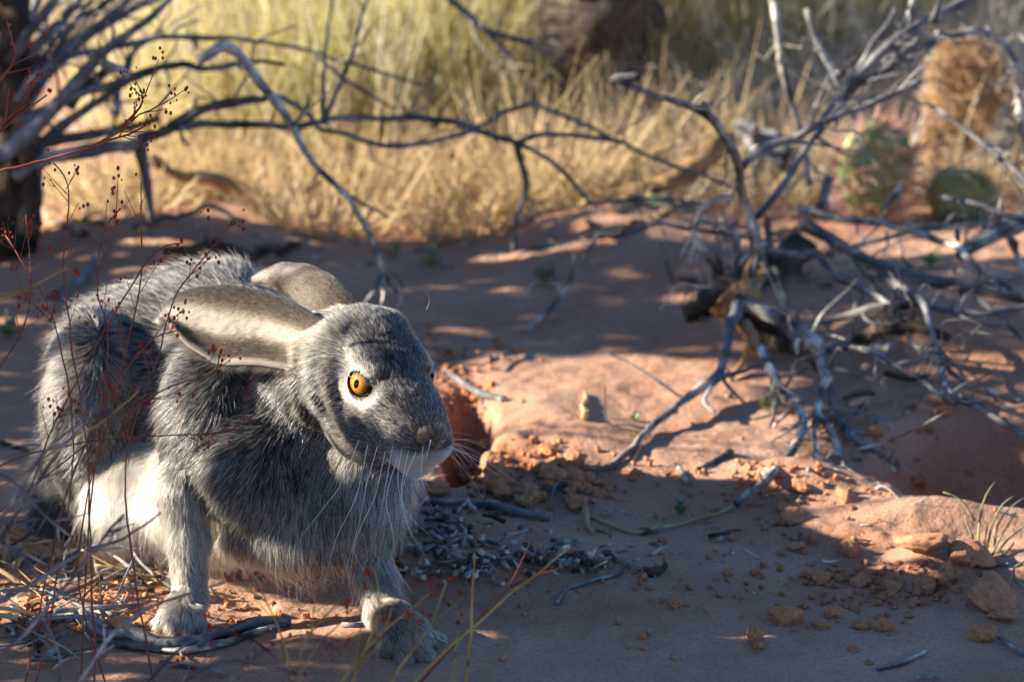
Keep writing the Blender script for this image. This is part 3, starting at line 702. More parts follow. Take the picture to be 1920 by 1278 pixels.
for k in range(16):      # far-side whiskers past the nose
    a0 = H(4.1+random.uniform(-.4, .3), 1.35, -1.5+random.uniform(-.5, .3)); L_ = random.uniform(2.5, 5); dr = Hl*random.uniform(.6, 1)+Hf*random.uniform(-.2, .4)-Hu*random.uniform(-.1, .9); dr /= np.linalg.norm(dr)
    whisk([a0, a0+dr*L_*.5*cm, a0+dr*L_*cm+DOWN*.6*cm], .00011)
for (a, b, c2) in [((675, 612), (682, 590), (700, 575)), ((800, 580), (806, 560), (798, 545)), ((665, 655), (672, 630), (676, 600))]:
    whisk([P(*a, 2.125), P(*b, 2.12), P(*c2, 2.115)], .00012)
# ---- claws
clm, _, b_ = mat_new('claw'); b_.inputs['Base Color'].default_value = (.05, .04, .035, 1); b_.inputs['Roughness'].default_value = .4
for paw in (pawR, pawL):
    for (b, t) in paw:
        d = norm(t-b); C = catmull([t+d*.002, t+d*.006+DOWN*.0005, t+d*.010+DOWN*.003], .001); V, F_ = tube_geo(C, np.linspace(.0012, .0002, len(C)), 7); mesh_np('claw', V, F_, clm, parent=rab)
#@@END
# ------------------------------------------------------------------ unseen shrubs added to the left: leaves placed where they shade the sand
LIT = [(1010, 885, 180, 70), (1120, 725, 380, 66), (1330, 820, 180, 60), (1740, 1110, 190, 46), (1160, 835, 300, 62), (1060, 476, 480, 34), (1330, 452, 160, 34), (1560, 880, 150, 32), (1620, 985, 190, 26), (1720, 1095, 200, 42),
       (1890, 1240, 150, 42), (110, 1130, 260, 42), (950, 915, 110, 45), (1290, 905, 160, 30), (200, 440, 260, 30), (1600, 450, 160, 16), (1080, 780, 200, 30), (330, 1010, 150, 60)]
def lit_at(px, py, n):
    v = 0*px
    for (a, b, sx, sy) in LIT: v = np.maximum(v, 1-((px-a)/sx/1.12)**2-((py-b)/sy/1.18)**2)
    return v+n*.42 > .17
nc_ = 150000
xc = -1.0+rng.normal(0, .10, nc_); yc = rng.uniform(-.50, 1.20, nc_); zc = rng.uniform(.03, .80, nc_)
t_ = zc/S[2]; gxx = xc-S[0]*t_; gyy = yc-S[1]*t_
X_ = np.stack([gxx, gyy, 0*gxx], -1); px_, py_, _ = proj(X_)
nn_ = 2*fbm(gxx*6, gyy*16, 0*gxx+3, 3)
keep = ~lit_at(px_, py_, nn_)
# rays that cross the animal first stay mostly open
hitz = zc-(xc-(-.2))/S[0]*S[2]; hity = yc-(xc-(-.2))/S[0]*S[1]
onrab = (hity > -.012) & (hity < .30) & (hitz < np.where(hity < .06, .27, .245)) & (hitz > -.02) & ~((hity < .006) & (hitz > .085) & (hitz < .155))
dap = (hitz < .15)*2*fbm(hity*22, hitz*22, 0*hity+11, 2) > .66
keep = np.where(onrab, dap & (rng.random(nc_) < .5), keep)
keep |= (py_ > 770) & (py_ < 915) & (px_ > 1610) & ~onrab
keep |= (py_ > 1085) & (px_ > 700) & (px_ < 1600) & ~onrab
keep &= (gxx > -.6) & (gyy < .74+.2*nn_) & (zc < .34+.4*rng.random(nc_)**.5)
idx = np.where(keep)[0]; idx = idx[rng.random(len(idx)) < np.where((py_[idx] > 1085) & (px_[idx] > 700), 1.0, .40)]
centres = [(-1.02, -.36), (-1.0, -.08), (-.98, .21), (-1.04, .50), (-.97, .78), (-1.02, 1.06)]
who = np.argmin([np.abs(yc[idx]-c[1]) for c in centres], axis=0)
def leaves(Cn, size, mat, name, parent, asp=.45):
    n = len(Cn); a = norm(rng.normal(0, 1, (n, 3))+np.array([0, 0, .5])); b = norm(np.cross(a, rng.normal(0, 1, (n, 3))))
    s = size*rng.uniform(.6, 1.3, n)[:, None]
    V = np.stack([Cn-a*s*.5, Cn+b*s*asp*.5, Cn+a*s*.5, Cn-b*s*asp*.5], 1).reshape(-1, 3)
    return mesh_np(name, V, np.arange(4*n).reshape(n, 4), mat, smooth=False, parent=parent)
names_ = ['nearest', 'second', 'third', 'fourth', 'fifth', 'farthest']
for q, (a, b) in enumerate(centres):
    pts = np.stack([xc, yc, zc], -1)[idx[who == q]]
    if len(pts) < 5: continue
    t = empty('shade_bush', (a, b, zg(a, b)), label='added grey-green leafy shade bush left of the frame, %s from the camera of its row' % names_[q], cat='bush', group='added shade bushes along the left side')
    leaves(pts, .023, M['greyleaf'], 'foliage', t, .6)
    g = []
    base = np.array([a, b, zg(a, b)])
    for k in range(10):
        e = pts[rng.integers(len(pts))]; m = base*.45+e*.55+rng.normal(0, .02, 3); C = catmull([base, m, e], .02); mesh_np('stem', *tube_geo(C, np.linspace(.007, .0015, len(C)), 5, .15, k), M['deadwood'], parent=t)

# ------------------------------------------------------------------ dead wood
def sprigs(C, n):
    g = []
    for k in range(n):
        i = rng.integers(len(C)//4, len(C)-1); T = norm(C[i+1, :3]-C[i, :3]); dr = norm(T+rng.normal(0, .75, 3)); L = rng.uniform(.012, .075); r0 = min(C[i, 3]*.5, .0015)
        K_ = catmull([C[i, :3], C[i, :3]+dr*L*.4+rng.normal(0, .002, 3), C[i, :3]+dr*L*.75+rng.normal(0, .005, 3), C[i, :3]+dr*L+rng.normal(0, .008, 3)], .004)
        g.append(tube_geo(K_, np.linspace(r0, r0*.3, len(K_)), 5, .3, k))
    return g
def branch(parent, pts, w0, w1, d0, d1=None, mat='deadwood', name='branch', rough=.3, sides=12, step=.005, gnarl=.0012, seed=None, knobs=0):
    d1 = d0 if d1 is None else d1; n = len(pts); seed = random.random()*50 if seed is None else seed
    A = []
    for k, p in enumerate(pts):
        t = k/(n-1); d = p[2] if len(p) > 2 else d0+(d1-d0)*t
        X = P(p[0], p[1], d); z = zg(X[0], X[1])+.002
        if X[2] < z:      # rest on the sand instead of below it
            d = gd(p[1], z); X = P(p[0], p[1], d)
        A.append(np.r_[X, (w0+(w1-w0)*t)*.5*d/FPX])
    C = catmull(A, step); s = np.arange(len(C))*.5+seed
    for a in range(3): C[:, a] += gnarl*2*(vnoise(s*.6, s*0+a*7+1, s*0+seed)-.5)+gnarl*.8*(vnoise(s*2.3, s*0+a*9+1, s*0+seed)-.5)
    C[:, 3] = np.maximum(C[:, 3], .0004)
    g = [tube_geo(C[:, :3], C[:, 3], sides, rough, seed)]
    th = np.linspace(0, 2*math.pi, sides, endpoint=False)[None]; ss = np.arange(len(C))[:, None]+seed*9
    stk = vnoise(3+1.9*np.cos(th)+0*ss, 3+1.9*np.sin(th)+.05*ss, .05*ss+0*th); blo = vnoise(ss*.22+0*th, 5+0*ss+.6*np.cos(th), 9+0*ss+0*th)
    tv = np.clip(.25+1.15*stk+.9*(blo-.5), .12, 1.5).ravel(); tv = np.r_[tv, 1, 1]
    for k in range(knobs):     # broken side stubs
        i = rng.integers(2, len(C)-2); dr = norm(rng.normal(0, 1, 3)); L = C[i, 3]*rng.uniform(2.5, 6); K_ = catmull([C[i, :3], C[i, :3]+dr*L*.6, C[i, :3]+dr*L+rng.normal(0, .002, 3)], .002)
        g.append(tube_geo(K_, np.linspace(C[i, 3]*.6, C[i, 3]*.25, len(K_)), 6, .2, seed+k))
    if parent is not None and mat in ('deadwood', 'palewood') and w0 < 40 and name == 'branch' and len(pts) > 3: g += sprigs(C, rng.integers(7, 14) if parent['label'].startswith('dead shrub at the right') else rng.integers(2, 6))
    V, F_ = merge(g); cc_ = np.ones((len(V), 3)); cc_[:len(tv)] = tv[:, None]
    return mesh_np(name, V, F_, M[mat], parent=parent, cols=cc_ if mat in ('deadwood', 'palewood', 'darkwood', 'tanwood') else None)

ls = empty('dead_shrub', tuple(Gp(15, 470)), label='dead grey shrub at the left with a dark shaggy trunk and long arching bare branches', cat='shrub')
d = 2.88
branch(ls, [(10, 480), (22, 400), (18, 300), (20, 190), (30, 80), (10, -60)], 90, 60, 2.95, 2.85, 'darkwood', 'trunk', .5, 14, gnarl=.004, knobs=4)
branch(ls, [(-60, 470), (-45, 300), (-60, 100), (-90, -40)], 110, 90, 2.98, 2.9, 'darkwood', 'trunk', .5, 14, gnarl=.004)
branch(ls, [(55, 440), (60, 330), (40, 240)], 34, 26, 2.9, 2.86, 'darkwood', 'branch', .5, 10)
for pts, w0, w1, d0, d1, m, kn in [
    ([(-20, 312), (0, 295), (84, 219), (175, 120), (226, 73), (270, 40), (330, -10)], 30, 13, 2.80, 2.74, 'deadwood', 1),
    ([(30, 190), (66, 146), (153, 73), (204, 36), (262, -12)], 22, 13, 2.86, 2.84, 'deadwood', 0),
    ([(20, 120), (36, 91), (73, 40), (112, -12)], 26, 16, 2.86, 2.84, 'deadwood', 0),
    ([(30, 150), (55, 106), (109, 47), (160, -10)], 26, 14, 2.9, 2.9, 'deadwood', 1),
    ([(109, 75), (128, 55), (175, 22), (215, -12)], 14, 10, 2.9, 2.9, 'deadwood', 0),
    ([(5, 90), (0, 40), (20, -20)], 30, 20, 2.9, 2.9, 'darkwood', 0),
    ([(40, 60), (60, 20), (80, -20)], 22, 14, 2.88, 2.9, 'deadwood', 0),
    ([(66, 155), (124, 109), (182, 95), (255, 78), (317, 69), (386, 69), (474, 75), (583, 98), (620, 109), (704, 131), (795, 160)], 17, 6, 2.9, 2.98, 'deadwood', 1),
    ([(30, 235), (85, 205), (164, 171), (255, 142), (328, 122), (383, 126), (452, 120), (488, 113), (535, 118)], 22, 8, 2.86, 2.84, 'deadwood', 2),
    ([(50, 300), (120, 235), (182, 190), (233, 157), (292, 135)], 24, 12, 2.88, 2.86, 'deadwood', 0),
    ([(30, 330), (110, 290), (200, 278), (255, 266), (320, 240), (365, 215), (408, 197), (474, 186), (530, 180)], 34, 15, 2.88, 2.80, 'deadwood', 2),
    ([(60, 270), (140, 258), (230, 240), (300, 225)], 24, 14, 2.92, 2.92, 'deadwood', 0),
    ([(300, 245), (365, 233), (456, 233), (547, 237), (583, 233), (638, 222), (711, 222), (838, 226), (893, 244), (930, 255), (970, 266), (1003, 284), (1032, 302), (1076, 343), (1112, 383)], 17, 7, 2.86, 2.90, 'deadwood', 4),
    ([(970, 266), (1021, 252), (1112, 259), (1167, 270), (1221, 295), (1313, 328), (1370, 350)], 10, 7, 2.88, 2.86, 'deadwood', 1),
    ([(968, 262), (981, 320), (988, 350), (966, 420), (962, 470)], 13, 8, 2.88, 2.92, 'deadwood', 1),
    ([(530, 182), (583, 215), (602, 240), (667, 256), (711, 270), (766, 273), (838, 259), (893, 245)], 11, 8, 2.84, 2.88, 'deadwood', 1),
    ([(880, 240), (912, 230), (948, 211), (988, 199), (1010, 200), (1076, 226), (1123, 248), (1160, 268)], 9, 8, 2.9, 2.92, 'deadwood', 1),
    ([(372, 117), (397, 98), (419, 88), (445, 95), (470, 128), (500, 168), (529, 208), (547, 237), (569, 277), (598, 317), (649, 365), (678, 408), (700, 452), (715, 500), (722, 525)], 21, 10, 2.70, 2.72, 'palewood', 2),
    ([(722, 520), (745, 550), (762, 582)], 9, 6, 2.72, 2.70, 'palewood', 0),
    ([(720, 515), (717, 560), (713, 600)], 9, 6, 2.72, 2.66, 'palewood', 0),
    ([(718, 515), (697, 548), (680, 582)], 8, 6, 2.72, 2.68, 'deadwood', 0),
    ([(547, 237), (566, 218), (574, 200), (582, 182)], 9, 6, 2.70, 2.68, 'palewood', 0),
    ([(650, 362), (690, 385), (728, 408)], 7, 5, 2.72, 2.76, 'deadwood', 0),
    ([(608, 225), (608, 110), (622, -10)], 8, 6, 2.86, 2.84, 'deadwood', 0),
    ([(605, 232), (640, 150), (660, 100), (692, -10)], 10, 7, 2.85, 2.8, 'deadwood', 0),
    ([(583, 98), (640, 145), (700, 185), (740, 205)], 8, 5, 2.92, 2.96, 'deadwood', 0),
    ([(190, 118), (212, 126), (242, 142)], 17, 13, 2.72, 2.70, 'palewood', 0),
    ([(262, 265), (272, 330), (285, 415)], 26, 17, 2.86, 2.9, 'deadwood', 0),
    ([(215, 210), (225, 160), (250, 100), (300, 55)], 20, 9, 2.9, 2.94, 'deadwood', 1),
    ([(120, 200), (160, 160), (200, 130)], 30, 20, 2.92, 2.92, 'darkwood', 0)]+[([(20+6*k, 300-20*k), (40+14*k, 190-14*k), (75+26*k, 80-8*k), (105+38*k+10*(k % 2), -15)], 20-k, 9, 2.93-.02*(k % 3), 2.95, 'deadwood', 1) for k in range(7)]:
    branch(ls, pts, w0*.92, w1*.9, d0, d1, m, knobs=kn)
tb = empty('hanging_branch', tuple(P(838, -40, 3.0)), label='thin forked grey branch reaching down into the top middle of the view', cat='branch')
for pts, w0, w1 in [([(820, -30), (845, 0), (893, 40), (920, 60), (965, 72), (1005, 88), (1060, 118)], 15, 6), ([(900, 45), (925, 75), (960, 105)], 9, 6)]:
    branch(tb, pts, w0, w1, 3.0, 3.02, 'deadwood', knobs=1)

rs = empty('dead_shrub', tuple(Gp(1400, 640)), label='dead shrub at the right with a splintered tan stump and blue-grey forking branches', cat='shrub')
# gnarled stump
branch(rs, [(1285, 592), (1320, 570), (1370, 535), (1440, 505), (1500, 480)], 22, 48, 2.80, 2.88, 'darkwood', 'stump', .7, 16, gnarl=.006, knobs=8)
branch(rs, [(1365, 545), (1385, 565), (1400, 592), (1440, 610), (1480, 640)], 42, 24, 2.72, 2.68, 'darkwood', 'stump', .7, 14, gnarl=.005, knobs=5)
branch(rs, [(1345, 590), (1372, 560), (1398, 548), (1412, 565)], 26, 34, 2.70, 2.69, 'tanwood', 'broken_knot', .6, 12, gnarl=.004, knobs=4)
branch(rs, [(1392, 600), (1412, 632), (1425, 655)], 24, 14, 2.67, 2.65, 'tanwood', 'broken_knot', .5, 10, gnarl=.003)
branch(rs, [(1405, 540), (1422, 525), (1435, 508)], 22, 14, 2.74, 2.76, 'tanwood', 'broken_knot', .5, 10, gnarl=.003)
branch(rs, [(1370, 712), (1388, 680), (1398, 655), (1405, 640)], 9, 14, 2.66, 2.66, 'tanwood', 'broken_knot', .5, 8, gnarl=.002)
for pts, w0, w1, d0, d1, m, kn in [
    ([(1148, 147), (1190, 163), (1240, 183), (1290, 200), (1330, 220), (1360, 262), (1385, 312), (1390, 350), (1405, 400), (1420, 455), (1425, 500)], 10, 26, 2.60, 2.76, 'deadwood', 2),
    ([(1330, 222), (1328, 190)], 13, 11, 2.66, 2.66, 'palewood', 0),
    ([(1391, 312), (1424, 284), (1482, 262), (1541, 230), (1585, 215), (1657, 182), (1727, 153)], 17, 9, 2.70, 2.72, 'deadwood', 0),
    ([(1420, 412), (1453, 368), (1497, 299), (1533, 248), (1570, 204), (1614, 139), (1668, 84), (1705, 58), (1741, 36), (1789, 11), (1830, -8)], 13, 20, 2.74, 2.82, 'deadwood', 3),
    ([(1540, 238), (1565, 205), (1599, 160), (1650, 139), (1701, 98), (1758, 77)], 22, 15, 2.78, 2.80, 'deadwood', 2),
    ([(1448, -10), (1457, 55), (1464, 124), (1482, 190), (1497, 233), (1510, 300), (1520, 345)], 16, 12, 2.86, 2.9, 'deadwood', 1),
    ([(1513, 18), (1530, 73), (1559, 131), (1574, 168)], 10, 20, 2.84, 2.84, 'deadwood', 0),
    ([(1606, 130), (1643, 73), (1681, 14)], 12, 9, 2.80, 2.8, 'deadwood', 0),
    ([(1675, 72), (1700, 35), (1722, -8)], 11, 8, 2.80, 2.8, 'deadwood', 0),
    ([(1700, 62), (1706, 20), (1712, -10)], 8, 7, 2.80, 2.8, 'deadwood', 0),
    ([(1747, 42), (1758, 15), (1765, -10)], 16, 9, 2.80, 2.8, 'palewood', 0),
    ([(1755, 60), (1767, 69), (1800, 66), (1840, 60), (1884, 84), (1902, 120), (1909, 175), (1918, 240), (1930, 300)], 14, 12, 2.82, 2.84, 'deadwood', 2),
    ([(1745, 197), (1818, 248), (1869, 292), (1935, 350)], 8, 10, 2.78, 2.7, 'deadwood', 0),
    ([(1767, 368), (1840, 386), (1935, 418)], 9, 12, 2.72, 2.7, 'deadwood', 0),
    ([(1800, 476), (1818, 464), (1876, 434), (1940, 402)], 26, 36, 2.72, 2.74, 'deadwood', 1),
    ([(1500, 392), (1585, 408), (1657, 423), (1730, 441), (1795, 468), (1850, 510), (1930, 560)], 14, 9, 2.78, 2.66, 'deadwood', 2),
    ([(1555, 330), (1545, 360), (1540, 398)], 24, 20, 2.80, 2.80, 'deadwood', 1),
    ([(1377, 368), (1340, 376), (1311, 394), (1304, 430), (1320, 472)], 11, 9, 2.70, 2.70, 'palewood', 1),
    ([(1112, 440), (1190, 436), (1230, 420), (1300, 430), (1360, 440), (1420, 450)], 7, 11, 2.84, 2.80, 'deadwood', 1),
    ([(1112, 383), (1180, 375), (1250, 372), (1320, 385)], 7, 7, 2.84, 2.80, 'deadwood', 0),
    ([(1118, 440), (1085, 500), (1040, 570), (990, 620)], 8, 8, 2.84, 2.76, 'deadwood', 0),
    ([(1500, 420), (1548, 440), (1592, 469), (1639, 495), (1712, 517), (1803, 535), (1940, 562)], 26, 22, 2.76, 2.70, 'deadwood', 2),
    ([(1428, 466), (1475, 476), (1523, 480), (1585, 466), (1694, 440), (1780, 425)], 13, 8, 2.76, 2.76, 'deadwood', 1),
    ([(1537, 488), (1585, 527), (1650, 560), (1687, 597), (1719, 651), (1760, 681), (1803, 713)], 12, 9, 2.74, 2.56, 'deadwood', 1),
    ([(1490, 622), (1585, 593), (1657, 575), (1738, 575), (1840, 589), (1935, 572)], 14, 11, 2.68, 2.62, 'deadwood', 1),
    ([(1632, 513), (1694, 542), (1730, 571), (1756, 651), (1770, 710), (1789, 746), (1858, 775), (1935, 825)], 15, 12, 2.70, 2.45, 'deadwood', 2),
    ([(1540, 660), (1610, 651), (1668, 677), (1730, 717), (1785, 757)], 11, 7, 2.64, 2.5, 'deadwood', 0),
    ([(1600, 651), (1640, 648), (1672, 649)], 9, 13, 2.64, 2.6, 'deadwood', 0),
    ([(1830, 555), (1880, 600), (1930, 650)], 9, 9, 2.66, 2.6, 'deadwood', 0),
    ([(1385, 572), (1369, 611), (1358, 659), (1344, 706), (1293, 739), (1256, 768), (1220, 801), (1185, 838), (1150, 870), (1090, 893), (1015, 920)], 24, 10, 2.68, 2.43, 'deadwood', 3),
    ([(1344, 712), (1384, 699), (1424, 684)], 12, 9, 2.60, 2.62, 'deadwood', 1),
    ([(1335, 725), (1318, 755), (1340, 775)], 8, 6, 2.58, 2.56, 'deadwood', 2),
    ([(1385, 565), (1439, 590), (1497, 615), (1537, 644), (1541, 680), (1555, 715)], 26, 17, 2.69, 2.60, 'deadwood', 2),
    ([(1400, 605), (1455, 645), (1500, 665), (1540, 695)], 24, 13, 2.70, 2.62, 'darkwood', 1),
    ([(1552, 708), (1537, 746), (1530, 783), (1526, 826), (1533, 874)], 16, 9, 2.60, 2.50, 'palewood', 1),
    ([(1533, 860), (1545, 868), (1562, 872)], 8, 8, 2.5, 2.5, 'palewood', 0),
    ([(1535, 775), (1559, 808), (1577, 852), (1585, 874), (1610, 897), (1640, 915), (1722, 946)], 13, 11, 2.56, 2.42, 'palewood', 2),
    ([(1555, 712), (1566, 768), (1599, 819), (1621, 834), (1657, 856), (1682, 888)], 18, 9, 2.60, 2.5, 'deadwood', 2),
    ([(1425, 652), (1442, 695), (1468, 739), (1504, 779), (1497, 826), (1475, 859), (1431, 903), (1375, 945)], 18, 17, 2.64, 2.41, 'palewood', 3),
    ([(1448, 712), (1455, 750), (1448, 800)], 10, 7, 2.6, 2.55, 'deadwood', 0),
    ([(1450, 500), (1475, 560), (1497, 604), (1493, 673)], 9, 7, 2.78, 2.7, 'deadwood', 0),
    ([(1238, 455), (1252, 500), (1266, 545)], 7, 6, 2.84, 2.8, 'deadwood', 0),
    ([(1380, 440), (1376, 490), (1372, 535)], 13, 11, 2.74, 2.74, 'deadwood', 1),
    ([(1390, 495), (1415, 468), (1432, 452)], 12, 12, 2.74, 2.74, 'deadwood', 0),
    ([(1145, 148), (1158, 143), (1205, 141)], 10, 10, 2.60, 2.59, 'palewood', 0),
    ([(1196, 152), (1204, 138), (1213, 108)], 11, 5, 2.59, 2.58, 'darkwood', 1),
    ([(1706, 428), (1740, 426), (1778, 424)], 12, 9, 2.74, 2.74, 'palewood', 1),
    ([(1797, 427), (1797, 455)], 12, 9, 2.72, 2.72, 'palewood', 0),
    ([(1655, 392), (1672, 370), (1690, 352)], 9, 12, 2.80, 2.8, 'palewood', 0)]:
    branch(rs, pts, w0*.93, w1*.93, d0, d1, 'palewood' if (m == 'deadwood' and rng.random() < .45) else m, knobs=kn)

def stick(pts, w0, w1, mat, label, name='fallen_twig', cat='twig', d=None, rough=.25, knobs=0, group=None, gn=.0012, sides=8):
    t = [(p[0], p[1], gd(p[1], Gp(p[0], p[1])[2]+w0*.4*.0003)) for p in pts]
    o = branch(None, t, w0, w1, 2, 2, mat, name, rough, sides, knobs=knobs, gnarl=gn); return tag(o, label, cat, group)
stick([(835, 697), (862, 715), (890, 732), (945, 748)], 12, 17, 'deadwood', 'short grey broken twig lying on sand right of the animal\'s eye', knobs=1)
stick([(1370, 845), (1340, 862), (1305, 880)], 14, 9, 'deadwood', 'small grey twig with a pale tip lying below the dead shrub', knobs=1)
stick([(1275, 878), (1284, 893), (1292, 905)], 9, 9, 'palewood', 'tiny bleached wood chip under the dead shrub')
stick([(790, 940), (850, 945), (920, 950), (975, 962), (1025, 972)], 15, 16, 'deadwood', 'smooth dark grey stick lying beside the chest over bark litter')
stick([(1375, 948), (1320, 968), (1240, 990), (1180, 994), (1120, 972), (1095, 960)], 8, 7, 'straw', 'pale curved grass stem lying on shaded sand', cat='stem')
stick([(1200, 996), (1225, 993), (1250, 987)], 13, 8, 'palewood', 'pale husk on the curved grass stem', name='seed_husk', cat='husk')
stick([(1650, 1253), (1690, 1240), (1742, 1220)], 9, 8, 'deadwood', 'straight thin grey twig on bare sand at the lower right')
stick([(1718, 1270), (1745, 1266), (1768, 1272)], 7, 6, 'palewood', 'small pale twig at the bottom right edge')
stick([(1868, 1196), (1895, 1210), (1925, 1224)], 7, 11, 'deadwood', 'blue-grey twig running out of the right edge beside a large clod')
stick([(1045, 1130), (1070, 1100), (1100, 1090), (1150, 1078), (1170, 1068)], 9, 8, 'deadwood', 'bent slender twig at the right end of the bark litter', knobs=1)
stick([(150, 1150), (170, 1172), (230, 1197), (290, 1208), (350, 1206), (400, 1190), (460, 1172), (535, 1163)], 32, 24, 'deadwood', 'curved weathered root with grey streaks lying before the front paw', name='fallen_branch', cat='branch', rough=.5, knobs=3, gn=.002, sides=12)
stick([(240, 1200), (320, 1220), (400, 1212), (480, 1185), (540, 1172)], 13, 12, 'palewood', 'split grey stick lying just under the curved root', name='fallen_branch', cat='branch', rough=.5, knobs=2)
stick([(50, 1045), (110, 1040), (160, 1030), (215, 1026), (262, 1008), (300, 985)], 17, 10, 'palewood', 'bleached crooked stick lying behind the left front leg', name='fallen_branch', cat='branch', knobs=3, rough=.4)
stick([(95, 560), (130, 540), (165, 505), (185, 480)], 22, 14, 'deadwood', 'grey driftwood piece behind the animal\'s back', name='fallen_branch', cat='branch')
stick([(0, 828), (40, 838), (75, 842)], 12, 10, 'deadwood', 'dark twig behind the rump at the left edge')
stick([(1095, 948), (1100, 975), (1110, 1000)], 12, 7, 'straw', 'fuzzy pale seed stalk standing by the curved stem', cat='stalk', name='seed_stalk')
stick([(1100, 735), (1095, 755), (1093, 785)], 6, 10, 'straw', 'tiny upright straw stub in the sunlit sand', cat='stub', name='straw_stub')
k9 = 0
for (x0, y0, x1, y1) in [(20, 1098, 130, 1140), (100, 1105, 190, 1160), (10, 1180, 120, 1150), (60, 1230, 170, 1210), (190, 1085, 320, 1060), (210, 1110, 250, 1090), (640, 1170, 700, 1150), (300, 1240, 420, 1262),
                         (0, 1010, 60, 1080), (430, 1085, 520, 1075), (1500, 1000, 1480, 1008), (1330, 1005, 1365, 1000), (1640, 790, 1700, 770), (1660, 700, 1740, 705), (1580, 745, 1640, 735)]:
    k9 += 1
    mx_, my_ = (x0+x1)/2+random.uniform(-10, 10), (y0+y1)/2+random.uniform(-10, 10)
    stick([(x0, y0), (mx_, my_), (x1, y1)], random.uniform(6, 11), random.uniform(4, 8), random.choice(['deadwood', 'darkwood', 'deadwood']), 'thin dry twig scattered on the red soil', group='dry twigs scattered on the soil', knobs=1)

# ------------------------------------------------------------------ bark and twig litter (uncountable)
def litter(name, zones, n, mats, label, lmin=.006, lmax=.028, lift=.006, w=.0011):
    for mi, mt in enumerate(mats):
        g = []
        for k in range(n//len(mats)):
            (cx, cy, sx, sy) = zones[rng.integers(len(zones))]
            p = Gp(cx+rng.normal(0, sx*.5), cy+rng.normal(0, sy*.5)); L = rng.uniform(lmin, lmax); a = rng.uniform(0, 3.14); dr = np.array([math.cos(a), math.sin(a), rng.normal(0, .3)]); 
            p = p+np.array([0, 0, rng.random()*lift+.001]); C = catmull([p-dr*L/2, p+rng.normal(0, .07*L, 3), p+dr*L/2], .004)
            g.append(tube_geo(C, np.linspace(w, w*.6, len(C))*rng.uniform(.4, 2.2), 5, .5, k))
        tag(mesh_np(name, *merge(g), M[mt]), kind='stuff', label=label)
litter('bark_litter', [(820, 985, 110, 34), (870, 1065, 110, 30), (980, 1045, 110, 34), (1110, 1065, 110, 26), (830, 1020, 70, 50)], 280, ['darkwood', 'twiglitter', 'deadwood', 'palewood', 'twiglitter'], 'dark bark and twig litter heaped on the sand', .003, .016, .005, .0010)
litter('soil_grit', [(950, 890, 160, 60), (1650, 1090, 300, 60), (1450, 900, 200, 50), (860, 720, 80, 80), (1000, 1100, 700, 130), (200, 1140, 300, 60)], 700, ['clod'], 'fine soil grit and crumbs over the sand', .0015, .004, .001, .0011)
litter('fine_debris', [(900, 900, 250, 60), (1300, 1000, 500, 90), (1650, 780, 260, 120), (200, 1130, 260, 80), (1600, 520, 300, 60), (700, 470, 500, 50)], 300, ['twiglitter', 'palewood'], 'fine twig debris over the sand', .004, .02, .001, .0006)
litter('twig_debris', [(100, 1130, 140, 60), (60, 1060, 90, 60), (60, 1200, 120, 60), (250, 1090, 100, 20)], 110, ['darkwood', 'deadwood', 'straw', 'deadwood'], 'tangled dry twigs in the lower left corner', .01, .06, .008, .0008)

# ------------------------------------------------------------------ soil clods
def ico(sub):
    import bmesh
    bm = bmesh.new(); bmesh.ops.create_icosphere(bm, subdivisions=sub, radius=1); V = np.array([v.co[:] for v in bm.verts]); F_ = np.array([[v.index for v in f.verts] for f in bm.faces]); bm.free(); return V, F_
IV, IF = ico(4)
clodme = []
for k in range(9):
    n = 1+1.1*fbm(IV[:, 0]*1.4+k*9, IV[:, 1]*1.4, IV[:, 2]*1.4, 3)
    V = IV*n[:, None]; 
    for _ in range(4):      # broken facets
        a = norm(rng.normal(0, 1, 3)); h = rng.uniform(.55, .85); dd_ = np.maximum(V@a-h, 0); V = V-dd_[:, None]*a*.8
    V = V*(1+.42*fbm(IV[:, 0]*3.5+k, IV[:, 1]*3.5, IV[:, 2]*3.5, 4))[:, None]
    clodme.append(V)
cmesh = []
def clod(px, py, rx, ry, label, group=None, k=None):
    k = rng.integers(9) if k is None else k
    if len(cmesh) == 0:
        for V in clodme:
            o = mesh_np('soil_clod', V, IF, M['clod']); cmesh.append(o.data); bpy.data.objects.remove(o)
    p = Gp(px, py+ry*.6); o = bpy.data.objects.new('soil_clod', cmesh[k]); col.objects.link(o)
    s = p[1]*0+gd(py)/FPX; o.scale = (rx*s, rx*s*rng.uniform(.8, 1.1), ry*s*1.0); o.location = (p[0], p[1], p[2]+ry*s*.45); o.rotation_euler = (rng.normal(0, .15), rng.normal(0, .15), rng.uniform(0, 6.28))
    return tag(o, label, 'clod', group)
